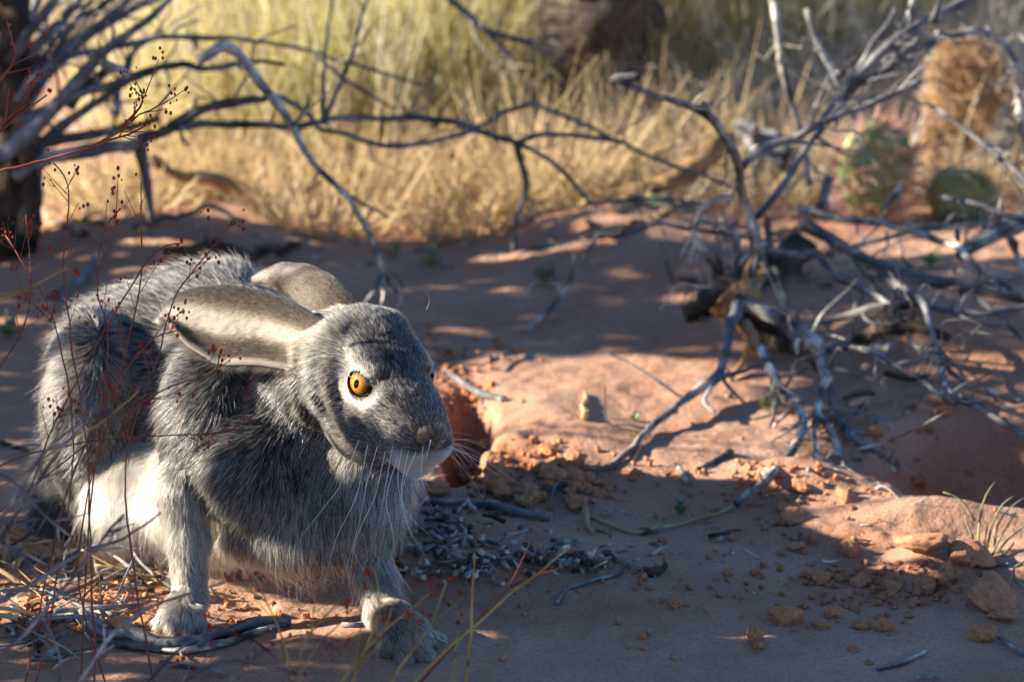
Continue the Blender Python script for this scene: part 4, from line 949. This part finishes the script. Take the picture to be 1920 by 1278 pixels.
for (px, py, rx, ry, lb) in [
    (1487, 965, 25, 20, 'rounded red clod on shaded sand below the tip of a fallen branch'), (1588, 1026, 20, 20, 'round sunlit clod right of a small upright chip'),
    (1522, 1007, 9, 15, 'small upright orange chip of soil on shaded sand'), (1493, 1022, 18, 9, 'flat clod left of the upright orange chip'),
    (1540, 1080, 20, 14, 'red clod at the left end of the rubble line'), (1472, 1148, 32, 24, 'large dark red clod in shade at lower right'),
    (1416, 1185, 17, 20, 'tall dark clod standing alone on the shaded sand'), (1420, 1208, 12, 9, 'small clod against the foot of the tall dark one'),
    (1562, 1145, 20, 14, 'dark clod right of the large shaded one'), (1535, 1168, 18, 10, 'low dark clod in front of its larger neighbour'),
    (1657, 1170, 18, 15, 'egg shaped clod in shade below the rubble'), (1617, 1170, 16, 12, 'flattened dark clod left of the egg shaped clod'),
    (1840, 1185, 28, 20, 'big angular orange clod near the right edge'), (1862, 1108, 52, 20, 'broad flat slab of crusted soil at the right edge'),
    (1797, 1043, 24, 13, 'pale clod leaning on the back of the slab'), (1740, 1095, 18, 18, 'round clod left of the slab'), (1773, 1068, 13, 20, 'upright clod behind the rubble'),
    (1880, 1150, 30, 11, 'low clod under the front of the slab'), (1600, 1215, 12, 9, 'small clod alone near the bottom right'), (1630, 1240, 8, 5, 'tiny clod close to a straight twig'),
    (1075, 858, 22, 18, 'round brown clod on top of the diggings'), (922, 868, 26, 24, 'chunky orange clod at the edge of the burrow'), (915, 830, 20, 14, 'sunlit clod crowning the edge of the burrow'),
    (1035, 882, 32, 17, 'wide clod in the middle of the diggings'), (1098, 893, 18, 12, 'clod beneath the reaching grey branch tip'), (1078, 940, 24, 16, 'front clod of the diggings beside a straw chip'),
    (935, 908, 26, 17, 'pale clod at the front left of the diggings'), (985, 915, 22, 14, 'clod between the burrow and the stick'), (818, 912, 26, 14, 'sunlit clod just behind the muzzle'),
    (270, 1165, 19, 12, 'orange clod between the root and the front paw'), (220, 1128, 12, 8, 'little clod in the sunny patch behind the root'), (1730, 1010, 46, 16, 'crusted mound of soil beside the grass tuft'),
    (1500, 908, 22, 11, 'sunlit clod on the lip of the hollow'), (1588, 930, 24, 14, 'pale lump of soil beneath the white branch'), (1820, 1035, 46, 18, 'sloping crust behind the slab')]:
    clod(px, py, rx, ry, lb)
for (cx, cy, sx, sy, n, r0, lb, gr) in [
    (960, 890, 100, 50, 46, 11, 'small crumbled clod in the red diggings by the burrow', 'crumbs of the diggings by the burrow'), (1090, 905, 100, 34, 30, 9, 'small crumbled clod in the red diggings by the burrow', 'crumbs of the diggings by the burrow'),
    (1700, 1105, 150, 32, 70, 7, 'small orange crumb in the rubble line at lower right', 'crumbs of the rubble line'), (1580, 1100, 220, 70, 46, 5, 'small dark crumb on the shaded sand', 'crumbs on the shaded sand'),
    (1200, 1060, 220, 80, 26, 5, 'small dark crumb on the shaded sand', 'crumbs on the shaded sand'), (1500, 930, 180, 50, 26, 6, 'small crumb on the sunlit lip of sand', 'crumbs on the sunlit lip'),
    (150, 1120, 150, 40, 30, 7, 'small crumb of soil in the lower left corner', 'crumbs in the lower left corner'), (850, 720, 50, 60, 20, 8, 'lump in the dark burrow mouth behind the nose', 'lumps in the burrow mouth'), (900, 660, 80, 30, 12, 6, 'lump on the sand above the burrow', 'lumps above the burrow'),
    (1640, 790, 250, 70, 24, 8, 'lump of soil in the dark hollow', 'lumps of the dark hollow'), (460, 1140, 150, 25, 14, 7, 'lump of soil in the dark ground between the front legs', 'lumps between the front legs')]:
    for _ in range(n):
        r = r0*rng.lognormal(0, .45); clod(cx+rng.normal(0, sx*.55), cy+rng.normal(0, sy*.55), r, r*rng.uniform(.5, .85), lb, gr)

# ------------------------------------------------------------------ blades, tufts, brush
def blades(name, base, n, h, spread, lean, mat, w=.0025, parent=None, hvar=.35, curl=.4, seg=4, dirx=0.0):
    base = np.asarray(base); a = rng.uniform(0, 2*math.pi, n); r = np.sqrt(rng.random(n))*spread
    B = np.stack([base[0]+r*np.cos(a), base[1]+r*np.sin(a), 0*a], -1); B[:, 2] = hgt(B[:, 0], B[:, 1])-.004+(base[2] if len(base) > 2 else 0)
    a2 = a+rng.normal(0, .8, n); L = h*rng.uniform(1-hvar, 1+hvar, n); ln = lean*rng.uniform(.2, 1.4, n)
    D = norm(np.stack([np.cos(a2)*ln+dirx, np.sin(a2)*ln, 1+0*a], -1)); side = norm(np.cross(D, rng.normal(0, 1, (n, 3))))
    t = np.linspace(0, 1, seg+1); wob = rng.normal(0, 1, (n, 3))*curl
    C = B[:, None]+D[:, None]*(L[:, None]*t)[..., None]+(wob[:, None]*(L[:, None]*t**2)[..., None])*.35-np.array([0, 0, 1])*(L[:, None]*t**2)[..., None]*curl*.25
    ww = (w*(1-.8*t))[None, :, None]*rng.uniform(.6, 1.4, n)[:, None, None]
    V = np.stack([C-side[:, None]*ww/2, C+side[:, None]*ww/2], 2).reshape(-1, 3)
    i = np.arange(n)[:, None]*(seg+1)*2+np.arange(seg)[None]*2; F_ = np.stack([i, i+1, i+3, i+2], -1).reshape(-1, 4)
    return mesh_np(name, V, F_, mat, smooth=False, parent=parent)
def stemsgeo(base, n, h, spread, lean, r=.0016, seed=0, z0=0):
    g = []
    for k in range(n):
        a = rng.uniform(0, 6.28); b = np.array([base[0]+rng.normal(0, spread*.3), base[1]+rng.normal(0, spread*.3), 0]); b[2] = zg(b[0], b[1])+z0
        d_ = norm(np.array([math.cos(a)*lean, math.sin(a)*lean, 1])); L = h*rng.uniform(.6, 1.2)
        C = catmull([b, b+d_*L*.35+rng.normal(0, .05*L, 3), b+d_*L*.7+rng.normal(0, .08*L, 3), b+d_*L+rng.normal(0, .10*L, 3)], .03); g.append(tube_geo(C, np.linspace(r, r*.3, len(C)), 5, .2, k))
        for q in range(3):
            i = rng.integers(len(C)//3, len(C)); e = norm(d_+rng.normal(0, .6, 3)); K_ = np.array([C[i], C[i]+e*L*.15, C[i]+e*L*.28+rng.normal(0, .02, 3)*L]); g.append(tube_geo(K_, np.linspace(r*.5, r*.2, 3), 4))
    return merge(g)
def onground(px, d):
    X = P(px, 400, d); return X[0], X[1]
# yellow-green brush wall
def brush(px, d, n, h, spread, mat, label, lean=.35, w=.004, nstem=10, name='rabbitbrush', cat='bush', group=None, curl=.3, smat='deadwood'):
    x, y = onground(px, d); t = empty(name, (x, y, zg(x, y)), label=label, cat=cat, group=group)
    blades('foliage', (x, y), int(n*.36), h, spread, lean, M[mat], w*.6, t, curl=curl)
    if mat == 'yellowgrass': blades('foliage', (x, y), int(n*.14), h*1.05, spread*1.2, lean*1.5, M['palebrush'], w*.7, t, curl=curl*2)
    for _ in range(min(nstem, 4)): mesh_np('stem', *stemsgeo((x, y), 1, h*.95, spread, lean*.9), M[smat], parent=t)
    return t
GB = 'yellow brush bushes in the blurred background'
for (px, d, n, h, sp, lb) in [(470, 3.75, 1500, .42, .14, 'yellow-green brush behind the arch of the pale branch'), (640, 3.6, 1700, .46, .15, 'bright yellow brush left of centre at the back'), (820, 3.7, 1700, .50, .15, 'yellow brush just left of the dark trunk'),
                              (980, 3.95, 1200, .50, .12, 'thin yellow brush touching the dark trunk on its left'), (1260, 4.1, 1500, .55, .16, 'bright yellow brush right of the dark trunk'), (1420, 4.2, 1500, .50, .16, 'yellow brush far behind the forked twig'),
                              (1560, 4.5, 1300, .6, .2, 'olive yellow brush behind the right branches'), (720, 4.3, 1600, .7, .2, 'far yellow brush filling the top left of centre'), (560, 4.4, 1500, .7, .2, 'far pale brush at the top left'), (1100, 4.9, 1500, .8, .2, 'far brush behind the dark trunk'),
                              (900, 4.6, 1500, .7, .2, 'far yellow brush at the top centre'), (1330, 5.0, 1500, .8, .25, 'farthest yellow brush right of centre')]:
    d = (3.22 if d < 4.25 else 3.5)+.28*px/1000; h = (.12+.22*max(0, (px-960)/FPX*d+.42))*(.9+.5*(h-.4)); brush(px, d, n*(.7+px/1500), h, sp, 'palebrush' if px in (560, 900, 1330) else 'yellowgrass', lb, group=GB)
M['greybrush'] = simple('grey_brush', [(.3, (.46, .39, .30)), (.5, (.64, .56, .43)), (.75, (.80, .72, .56))], 10, .8, 0, transl=.2)
for (px, d, n, h, sp, lb) in [(170, 3.7, 1500, .20, .15, 'grey tan dry bush behind the left shrub'), (340, 3.6, 1500, .18, .13, 'grey tan dry bush under the arching branches'), (30, 4.3, 1300, .5, .2, 'dusky dry bush at the far left edge'), (300, 4.7, 1400, .7, .2, 'far grey bush at the top left'),
                              (1280, 3.2, 1500, .05, .13, 'low tangled grey brush behind the forked twig'), (1430, 3.2, 1900, .065, .15, 'tangled grey tan brush left of the cactus'), (1560, 3.25, 1700, .075, .15, 'grey tan brush directly behind the cactus'), (1700, 3.4, 1300, .12, .15, 'dim brush behind the tall cactus'),
                              (1850, 3.45, 1500, .17, .2, 'dim olive brush in the top right corner'), (1150, 3.12, 500, .03, .10, 'low dry brush below the dark trunk')]:
    brush(px, d, n, h, sp, 'greybrush', lb, lean=.9, w=.003, curl=.9, group='grey brush bushes in the background')
GS = 'dry straw tufts along the back edge of the sand'
for (px, d, n, h, lean, lb) in [(120, 3.1, 160, .07, .9, 'straw tuft at the back beside the left shrub'), (230, 3.05, 200, .08, .9, 'straw tuft under the bent grey limb'), (330, 3.1, 240, .08, 1.0, 'straw tuft behind the small upright limb'), (430, 3.15, 260, .10, .9, 'straw tuft below the brown fallen stem'),
                                (520, 3.1, 260, .10, 1.0, 'straw tuft left of the pale branch'), (600, 3.0, 200, .08, 1.1, 'straw tuft at the pale branch'), (690, 3.15, 260, .12, 1.1, 'long straw tuft right of the pale branch'), (780, 3.1, 260, .10, 1.0, 'straw tuft over a red hollow'),
                                (870, 3.0, 260, .10, .8, 'pale straw tuft left of the hanging twig'), (950, 3.05, 280, .12, .8, 'straw tuft behind the hanging twig'), (1040, 3.1, 280, .13, .8, 'tall straw tuft right of the hanging twig'), (1130, 3.05, 220, .09, 1.0, 'straw tuft beside the small green pad'),
                                (1230, 3.2, 240, .12, 1.0, 'straw tuft behind the tan log'), (1340, 3.2, 220, .11, 1.0, 'straw tuft right of the tan log'), (1460, 3.15, 200, .10, 1.1, 'straw tuft behind the leaning stub'), (1560, 3.2, 160, .10, 1.0, 'straw tuft left of the spiny cactus'), (1880, 3.1, 200, .08, 1.0, 'straw tuft at the far right of the cactus')]:
    x, y = onground(px, d); tag(blades('straw_tuft', (x, y), n, h*rng.uniform(.35, .75), .05, lean, M['straw'], .0026, curl=.9), lb, 'grass tuft', GS)
# second layer of looser straw, too many to count
for k in range(3):
    pass
gs = []
n = 7000
bx = rng.uniform(-.55, .75, n); by = .84+.9*rng.random(n)**.8+.10*fbm(bx*6, 0*bx, 0*bx+3, 3)*2
B = np.stack([bx, by, hgt(bx, by)], -1); L = rng.uniform(.012, .05, n); D = norm(np.stack([rng.normal(0, 1, n), rng.normal(0, 1, n), rng.uniform(.1, 1.4, n)], -1)); side = norm(np.cross(D, rng.normal(0, 1, (n, 3))))*.0014
V = np.stack([B-side, B+side, B+D*L[:, None]+side*.3, B+D*L[:, None]-side*.3], 1).reshape(-1, 3)
kp_ = fbm(bx*9, by*7, 0*bx+4  , 3) > .06; V = V.reshape(n, 4, 3)[kp_].reshape(-1, 3); n = int(kp_.sum())
tag(mesh_np('dry_grass', V, np.arange(4*n).reshape(n, 4), M['straw'], smooth=False), kind='stuff', label='loose dry grass and stems covering the ground behind the sand')
for k in range(30):
    px = rng.uniform(60, 1560); py = rng.uniform(330, 440); a = rng.normal(0, .7); L = rng.uniform(25, 80)
    stick([(px-math.cos(a)*L/2, py-math.sin(a)*L*.3), (px, py+rng.normal(0, 3)), (px+math.cos(a)*L/2, py+math.sin(a)*L*.3)], rng.uniform(8, 20), rng.uniform(6, 12), ['palewood', 'tanwood', 'darkwood', 'deadwood'][k % 4], 'broken stick lying in the blurred dry litter at the back', name='fallen_twig', group='broken sticks in the litter at the back', knobs=1)
# green and grey-green seedlings
for (px, py, s, mt, lb) in [(1275, 962, .011, 'greenleaf', 'small green seedling beside the curved grass stem'), (1438, 770, .014, 'greenleaf', 'pale green seedling below the dead shrub'), (808, 498, .016, 'greenleaf', 'green rosette on the sand behind the ears'),
                            (1745, 500, .020, 'greenleaf', 'pale green tuft behind the thick curved branch'), (15, 630, .020, 'greyleaf', 'grey-green rosette at the left edge'), (1190, 790, .008, 'greenleaf', 'tiny green sprout in the sunlit sand'), (1020, 530, .022, 'greyleaf', 'faint grey-green sprig on the shaded sand'),
                            (1785, 765, .018, 'greyleaf', 'dull green sprig in the right hollow'), (740, 480, .014, 'greenleaf', 'small green sprig right of the pale branch'), (985, 950, .014, 'straw', 'straw coloured sprig in front of the diggings'), (820, 460, .012, 'straw', 'little pale tuft at the edge of the back sand')]:
    p = Gp(px, py); t = empty('seedling', tuple(p), label=lb, cat='seedling')
    n = 12; a = rng.uniform(0, 6.28, n); Cn = []; Fn = []
    for k in range(n):
        e = norm(np.array([math.cos(a[k])*.8, math.sin(a[k])*.8, rng.uniform(.5, 1.4)])); u_ = norm(np.cross(e, [0.1, .2, 1.])); L = s*rng.uniform(.6, 1.1); C = p
        b0 = len(Cn)*1; Cn += [C, C+e*L*.5+u_*L*.2, C+e*L-np.array([0, 0, L*.1]), C+e*L*.5-u_*L*.2]; Fn.append([b0, b0+1, b0+2, b0+3])
    mesh_np('leaf_cluster', np.array(Cn), np.array(Fn), M[mt], smooth=False, parent=t)
    for k in range(2): 
        C = catmull([p, p+np.array([rng.normal(0, .2), rng.normal(0, .2), 1])*s*.5, p+np.array([rng.normal(0, .4), rng.normal(0, .4), 1])*s], .003); mesh_np('stem', *tube_geo(C, np.linspace(.0006, .0004, len(C)), 5), M[mt], parent=t)
# grass tuft on the right
p = Gp(1850, 1030); gt = empty('grass_tuft', tuple(p), label='sparse grey-green grass tuft with curved blades beside the hollow', cat='grass tuft')
M['greygrass'] = simple('grey_green_grass', [(.3, (.20, .21, .10)), (.6, (.38, .37, .2)), (.8, (.55, .52, .34))], 30, .6, 0, transl=.3)
for pts in [[(1835, 1035), (1836, 980), (1848, 930), (1866, 902)], [(1828, 975), (1800, 935), (1768, 922)], [(1850, 1030), (1862, 980), (1880, 945), (1900, 930)], [(1865, 1030), (1870, 985), (1895, 950), (1925, 930)],
            [(1845, 1028), (1850, 990), (1858, 962)], [(1872, 1035), (1890, 1010), (1922, 985)], [(1825, 1010), (1815, 985), (1808, 965)], [(1880, 1040), (1900, 1020), (1900, 1015)], [(1860, 1040), (1880, 1000), (1905, 960)]]:
    branch(gt, pts, 6, 2, gd(1030), gd(1030), 'greygrass', 'blade', 0, 5, gnarl=0)
branch(gt, [(1915, 1100), (1902, 1080), (1903, 1062), (1925, 1050)], 6, 4, gd(1100), gd(1100), 'greygrass', 'blade', 0, 5, gnarl=0)

# ------------------------------------------------------------------ cacti, logs, trunk at the back
def cactus(px, py, rx, ry, d, mat, smat, label, tilt=0, nsp=260, thick=.38, slen=.028, yaw=0.0):
    c = P(px, py, d); s = d/FPX; t = empty('prickly_pear', (c[0], c[1], zg(c[0], c[1])), label=label, cat='cactus')
    A = IV*np.array([rx*s, rx*s*thick, ry*s])
    A = A*(1+.06*fbm(IV[:, 0]*2+px, IV[:, 1]*2, IV[:, 2]*2, 3)*2)[:, None]; A[:, 0] *= (1+.22*IV[:, 2])
    # areole bumps in a lattice
    A = A*(1+.05*np.cos(IV[:, 0]*18+IV[:, 2]*9)*np.cos(IV[:, 2]*18-IV[:, 0]*9))[:, None]
    ca, sa = math.cos(tilt), math.sin(tilt); Rt = np.array([[ca, 0, sa], [0, 1, 0], [-sa, 0, ca]]); cy_, sy_ = math.cos(yaw), math.sin(yaw); Rz = np.array([[cy_, -sy_, 0], [sy_, cy_, 0], [0, 0, 1]])
    V = A@Rt.T@Rz.T+c; mesh_np('pad', V, IF, M[mat], parent=t)
    k = rng.choice(len(V), nsp, replace=False); N_ = norm(IV[k]/np.array([1, thick, 1.])); g = []
    n2 = nsp*4; kk = np.repeat(k, 4); Nn = norm(np.repeat(N_, 4, 0)+rng.normal(0, .45, (n2, 3)))@Rt.T@Rz.T; L = slen*rng.uniform(.35, 1.1, n2)[:, None]; B = V[kk]; sd = norm(np.cross(Nn, rng.normal(0, 1, (n2, 3))))*.0006
    Vs = np.stack([B-sd, B+sd, B+Nn*L], 1).reshape(-1, 3); mesh_np('spines', Vs, np.arange(3*n2).reshape(n2, 3), M[smat], smooth=False, parent=t)['kind'] = 'stuff'
    return t
cactus(1808, 180, 74, 112, 3.12, 'deadcactus', 'spine', 'tall brown dried prickly pear pad fringed with golden spines', tilt=.08, nsp=330, slen=.018, yaw=-.25, thick=.22)
cactus(1762, 300, 26, 70, 3.10, 'tanwood', 'spine', 'tan withered lower pad under the tall brown one', tilt=-.35, nsp=60, slen=.02)
cactus(1640, 325, 74, 98, 3.02, 'cactus', 'redspine', 'green prickly pear pad with long pinkish spines', tilt=.06, nsp=230, slen=.028, yaw=.3)
cactus(1800, 372, 66, 58, 3.04, 'cactus', 'spine', 'low dark green pad right of the pink-spined cactus', tilt=.3, nsp=260, slen=.018)
cactus(1890, 350, 36, 40, 3.2, 'deadcactus', 'spine', 'small brown pad at the right edge of the cactus clump', nsp=120, slen=.018)
cactus(1228, 402, 74, 36, 3.0, 'cactus', 'spine', 'small dark green pad lying under the tan log', tilt=.1, nsp=120, slen=.012, thick=.6)
cactus(1700, 250, 40, 60, 3.3, 'deadcactus', 'spine', 'shaded brown pad between the two tall pads', nsp=140, slen=.024)
def log(pts, w0, w1, d0, d1, mat, label, name='fallen_log', cat='log', kn=2, rough=.5):
    o = branch(None, pts, w0, w1, d0, d1, mat, name, rough, 12, gnarl=.003, knobs=kn); return tag(o, label, cat)
log([(1150, 410), (1200, 365), (1262, 335), (1320, 300), (1375, 262)], 30, 34, 3.0, 3.06, 'tanwood', 'pale tan dead log slanting up behind the twigs')
log([(1385, 235), (1430, 268), (1480, 300)], 38, 46, 3.05, 3.02, 'deadwood', 'stubby blue-grey log leaning left of the cactus')
log([(1100, 440), (1160, 425), (1230, 405), (1290, 375)], 16, 14, 2.95, 2.98, 'tanwood', 'thin tan stick before the small green pad', name='fallen_twig', cat='twig')
log([(280, 295), (330, 325), (400, 333), (470, 360), (560, 362), (600, 345)], 26, 12, 3.0, 3.05, 'tanwood', 'rusty brown stem arching over the straw at the left')
log([(250, 430), (330, 400), (400, 388), (460, 410)], 13, 9, 2.95, 2.95, 'deadwood', 'thin dark arched twig above the animal\'s back', name='fallen_twig', cat='twig')
log([(300, 470), (380, 462), (470, 478), (560, 455)], 22, 16, 2.92, 2.95, 'darkwood', 'dark rotten stick on the sand behind the back', name='fallen_branch', cat='branch')
log([(1600, 640), (1660, 615), (1720, 610), (1780, 640)], 20, 14, 2.68, 2.6, 'darkwood', 'dark root in the shaded hollow right of the stump', name='exposed_root', cat='root')
x, y = onground(1112, 3.3); t = empty('dead_tree', (x, y, zg(x, y)), label='dark dead trunk standing blurred at the top centre', cat='tree')
z0_ = zg(x, y)
C = catmull([(x-.004, y, z0_-.01), (x, y, z0_+.10), (x+.006, y, z0_+.17), (x, y, z0_+.24)], .01); mesh_np('trunk', *tube_geo(C, np.linspace(.052, .046, len(C)), 16, .35, 3), M['darkwood'], parent=t)
C = catmull([(x+.02, y, z0_+.12), (x+.04, y-.01, z0_+.2), (x+.035, y, z0_+.26)], .01); mesh_np('side_stem', *tube_geo(C, np.linspace(.014, .010, len(C)), 10, .35, 5), M['darkwood'], parent=t)

# ------------------------------------------------------------------ foreground: red-budded dry stems
def stemplant(root, label, stems, d0, mat, w, cat='dry plant', name='dry_stem_plant', buds=True, group=None, dtop=None, budmat='redbud', twig=.5):
    t = empty(name, tuple(root), label=label, cat=cat, group=group)
    for pts in stems:
        o = branch(t, pts, w, w*.45, d0, dtop or d0, mat, 'stem', .15, 6, gnarl=.0008)
        if twig:
            n = max(1, int(len(pts)*twig*1.6)); g = []; bb = []
            for q in range(n):
                i = random.randint(max(1, len(pts)//2), len(pts)-1); u = random.random()*.8; a, b = pts[i-1], pts[i]; x0 = a[0]+(b[0]-a[0])*u; y0 = a[1]+(b[1]-a[1])*u; dd_ = d0+((dtop or d0)-d0)*(i-1+u)/(len(pts)-1)
                an = math.atan2(b[1]-a[1], b[0]-a[0])+random.choice([-1, 1])*random.uniform(.4, .8); L = random.uniform(22, 70)
                x1, y1 = x0+math.cos(an)*L*.5, y0+math.sin(an)*L*.5-4; x2, y2 = x0+math.cos(an)*L, y0+math.sin(an)*L-10
                C = catmull([P(x0, y0, dd_), P(x1, y1, dd_-.004), P(x2, y2, dd_-.006)], .004); mesh_np('twig', *tube_geo(C, np.linspace(w*.35, w*.2, len(C))*.5*dd_/FPX*1.3, 5), M[mat], parent=t); bb.append(C[-1])
            if buds:
                bb.append(P(pts[-1][0], pts[-1][1], dtop or d0)); Vb = []; Fb = []; n0 = 0
                iv, if_ = ico(1)
                for b in bb:
                    for q in range(random.randint(1, 5)):
                        r = random.uniform(.0005, .0011); c_ = b+np.array([random.gauss(0, .0022), random.gauss(0, .002), random.gauss(0, .0028)]); Vb.append(iv*r*np.array([1, 1, 1.4])+c_); Fb.append(if_+n0); n0 += len(iv)
                mesh_np('buds', np.vstack(Vb), np.vstack(Fb), M[budmat], parent=t)['kind'] = 'stuff'
    return t
RB = Vector(P(130, 1330, 2.03)); RB.z = 0
stemplant(RB, 'red-budded dry stems rising in front of the rump', [
    [(210, 1330), (150, 1100), (165, 940), (210, 760), (240, 640), (265, 520), (262, 340)],
    [(300, 1330), (250, 1060), (235, 880), (265, 760), (300, 660), (330, 560), (370, 500), (440, 410)],
    [(60, 1330), (120, 1000), (135, 800), (110, 640), (70, 540), (30, 470), (10, 440)],
    [(180, 1330), (170, 980), (155, 760), (130, 620), (120, 500), (127, 380), (122, 330), (102, 305)],
    [(150, 1330), (165, 1000), (190, 800), (200, 640), (185, 540), (190, 440), (225, 390)],
    [(40, 1330), (100, 1020), (160, 830), (230, 700), (280, 640), (330, 620)],
    [(-60, 900), (60, 850), (200, 822), (330, 817), (420, 808), (470, 780)],
    [(-60, 1010), (100, 880), (230, 780), (330, 720), (400, 700), (412, 655)],
    [(-60, 1100), (40, 950), (90, 820), (150, 700), (230, 560), (290, 470), (345, 455)],
    [(-60, 760), (0, 690), (50, 600), (60, 520), (50, 400)]], 2.03, 'redstem', 4.0, dtop=2.10, twig=.75)
stemplant(P(-60, 500, 2.06)*np.array([1, 1, 0]), 'single slender red stem leaning in from the left edge with red flower tips', [
    [(-60, 345), (0, 320), (100, 295), (200, 262), (240, 235), (262, 215), (300, 200), (322, 172)], [(160, 278), (200, 262), (245, 250), (285, 225)], [(225, 245), (255, 215), (270, 190), (266, 170)]], 2.12, 'redstem', 6.0, dtop=2.12)
stemplant(P(-80, 300, 2.06)*np.array([1, 1, 0]), 'short red-tipped stems at the upper left edge', [[(-60, 300), (0, 245), (50, 205), (88, 178)], [(-40, 260), (18, 222), (45, 185), (68, 142)], [(-30, 190), (0, 145), (25, 118), (33, 95)]], 2.05, 'redstem', 7.0)
stemplant(P(-120, 700, 1.95)*np.array([1, 1, 0]), 'yellow stems slanting in from the left edge', [[(-60, 640), (0, 565), (60, 535), (130, 500)], [(-60, 560), (20, 550), (80, 545)], [(-40, 930), (40, 890), (130, 825), (190, 790), (260, 730)]], 1.95, 'yellowstem', 6.0, buds=False, twig=0, name='dry_grass_stems')
stemplant(P(-150, 1200, 1.85)*np.array([1, 1, 0]), 'blurred bluish twigs close to the lens in the lower left corner', [
    [(-60, 1120), (0, 1010), (60, 920), (110, 850), (190, 770), (225, 800)], [(-60, 1060), (10, 960), (80, 850), (150, 790), (180, 745)], [(-40, 1150), (60, 1090), (150, 1040), (230, 1010), (300, 960)], [(-60, 1260), (40, 1190), (130, 1090), (190, 1010), (230, 960)],
    [(-60, 1020), (30, 1030), (90, 1100), (200, 1130), (330, 1110)], [(60, 1400), (160, 1260), (230, 1170), (330, 1120), (420, 1090)], [(-60, 880), (20, 900), (80, 960), (140, 1010)]], 1.88, 'deadwood', 10, buds=False, twig=.7, name='dry_twig_bush', cat='dry bush')
RB2 = P(720, 1450, 1.88)*np.array([1, 1, 0])
stemplant(RB2, 'blurred yellow stems with red dots in front of the reaching paw', [
    [(560, 1400), (640, 1278), (700, 1200), (760, 1150), (812, 1108)], [(700, 1400), (740, 1270), (800, 1180), (835, 1090)], [(620, 1400), (660, 1278), (700, 1180), (712, 1100), (700, 1060)],
    [(500, 1400), (540, 1278), (530, 1200), (500, 1130), (480, 1080)], [(560, 1400), (560, 1278), (575, 1200), (640, 1120)]], 1.90, 'yellowstem', 6, twig=.5)
stemplant(P(760, 1400, 2.02)*np.array([1, 1, 0]), 'red and yellow stem forking over the shaded sand right of the paw', [
    [(700, 1400), (790, 1278), (860, 1200), (900, 1160), (955, 1100), (975, 1060), (995, 1015)], [(955, 1100), (1000, 1080), (1055, 1062)]], 2.02, 'redstem', 6.5, buds=False, twig=0)
stemplant(P(760, 1480, 1.92)*np.array([1, 1, 0]), 'yellow blurred stem crossing beside the forked red one', [[(680, 1400), (790, 1262), (880, 1180), (960, 1110), (1010, 1075), (1070, 1020)], [(860, 1400), (882, 1200), (886, 1120), (892, 1035)], [(830, 1420), (850, 1278), (858, 1180)]], 1.94, 'yellowstem', 7, buds=False, twig=0, name='dry_grass_stems')
stemplant(P(300, 1480, 1.9)*np.array([1, 1, 0]), 'blurred twigs along the bottom edge below the root', [
    [(200, 1400), (280, 1278), (360, 1200), (450, 1190), (520, 1230)], [(380, 1400), (430, 1278), (500, 1215), (560, 1190), (640, 1200)], [(60, 1400), (110, 1278), (100, 1200), (60, 1140)], [(260, 1400), (330, 1290), (420, 1240), (560, 1260)]], 1.92, 'deadwood', 8, buds=True, twig=.8, name='dry_twig_bush', cat='dry bush')
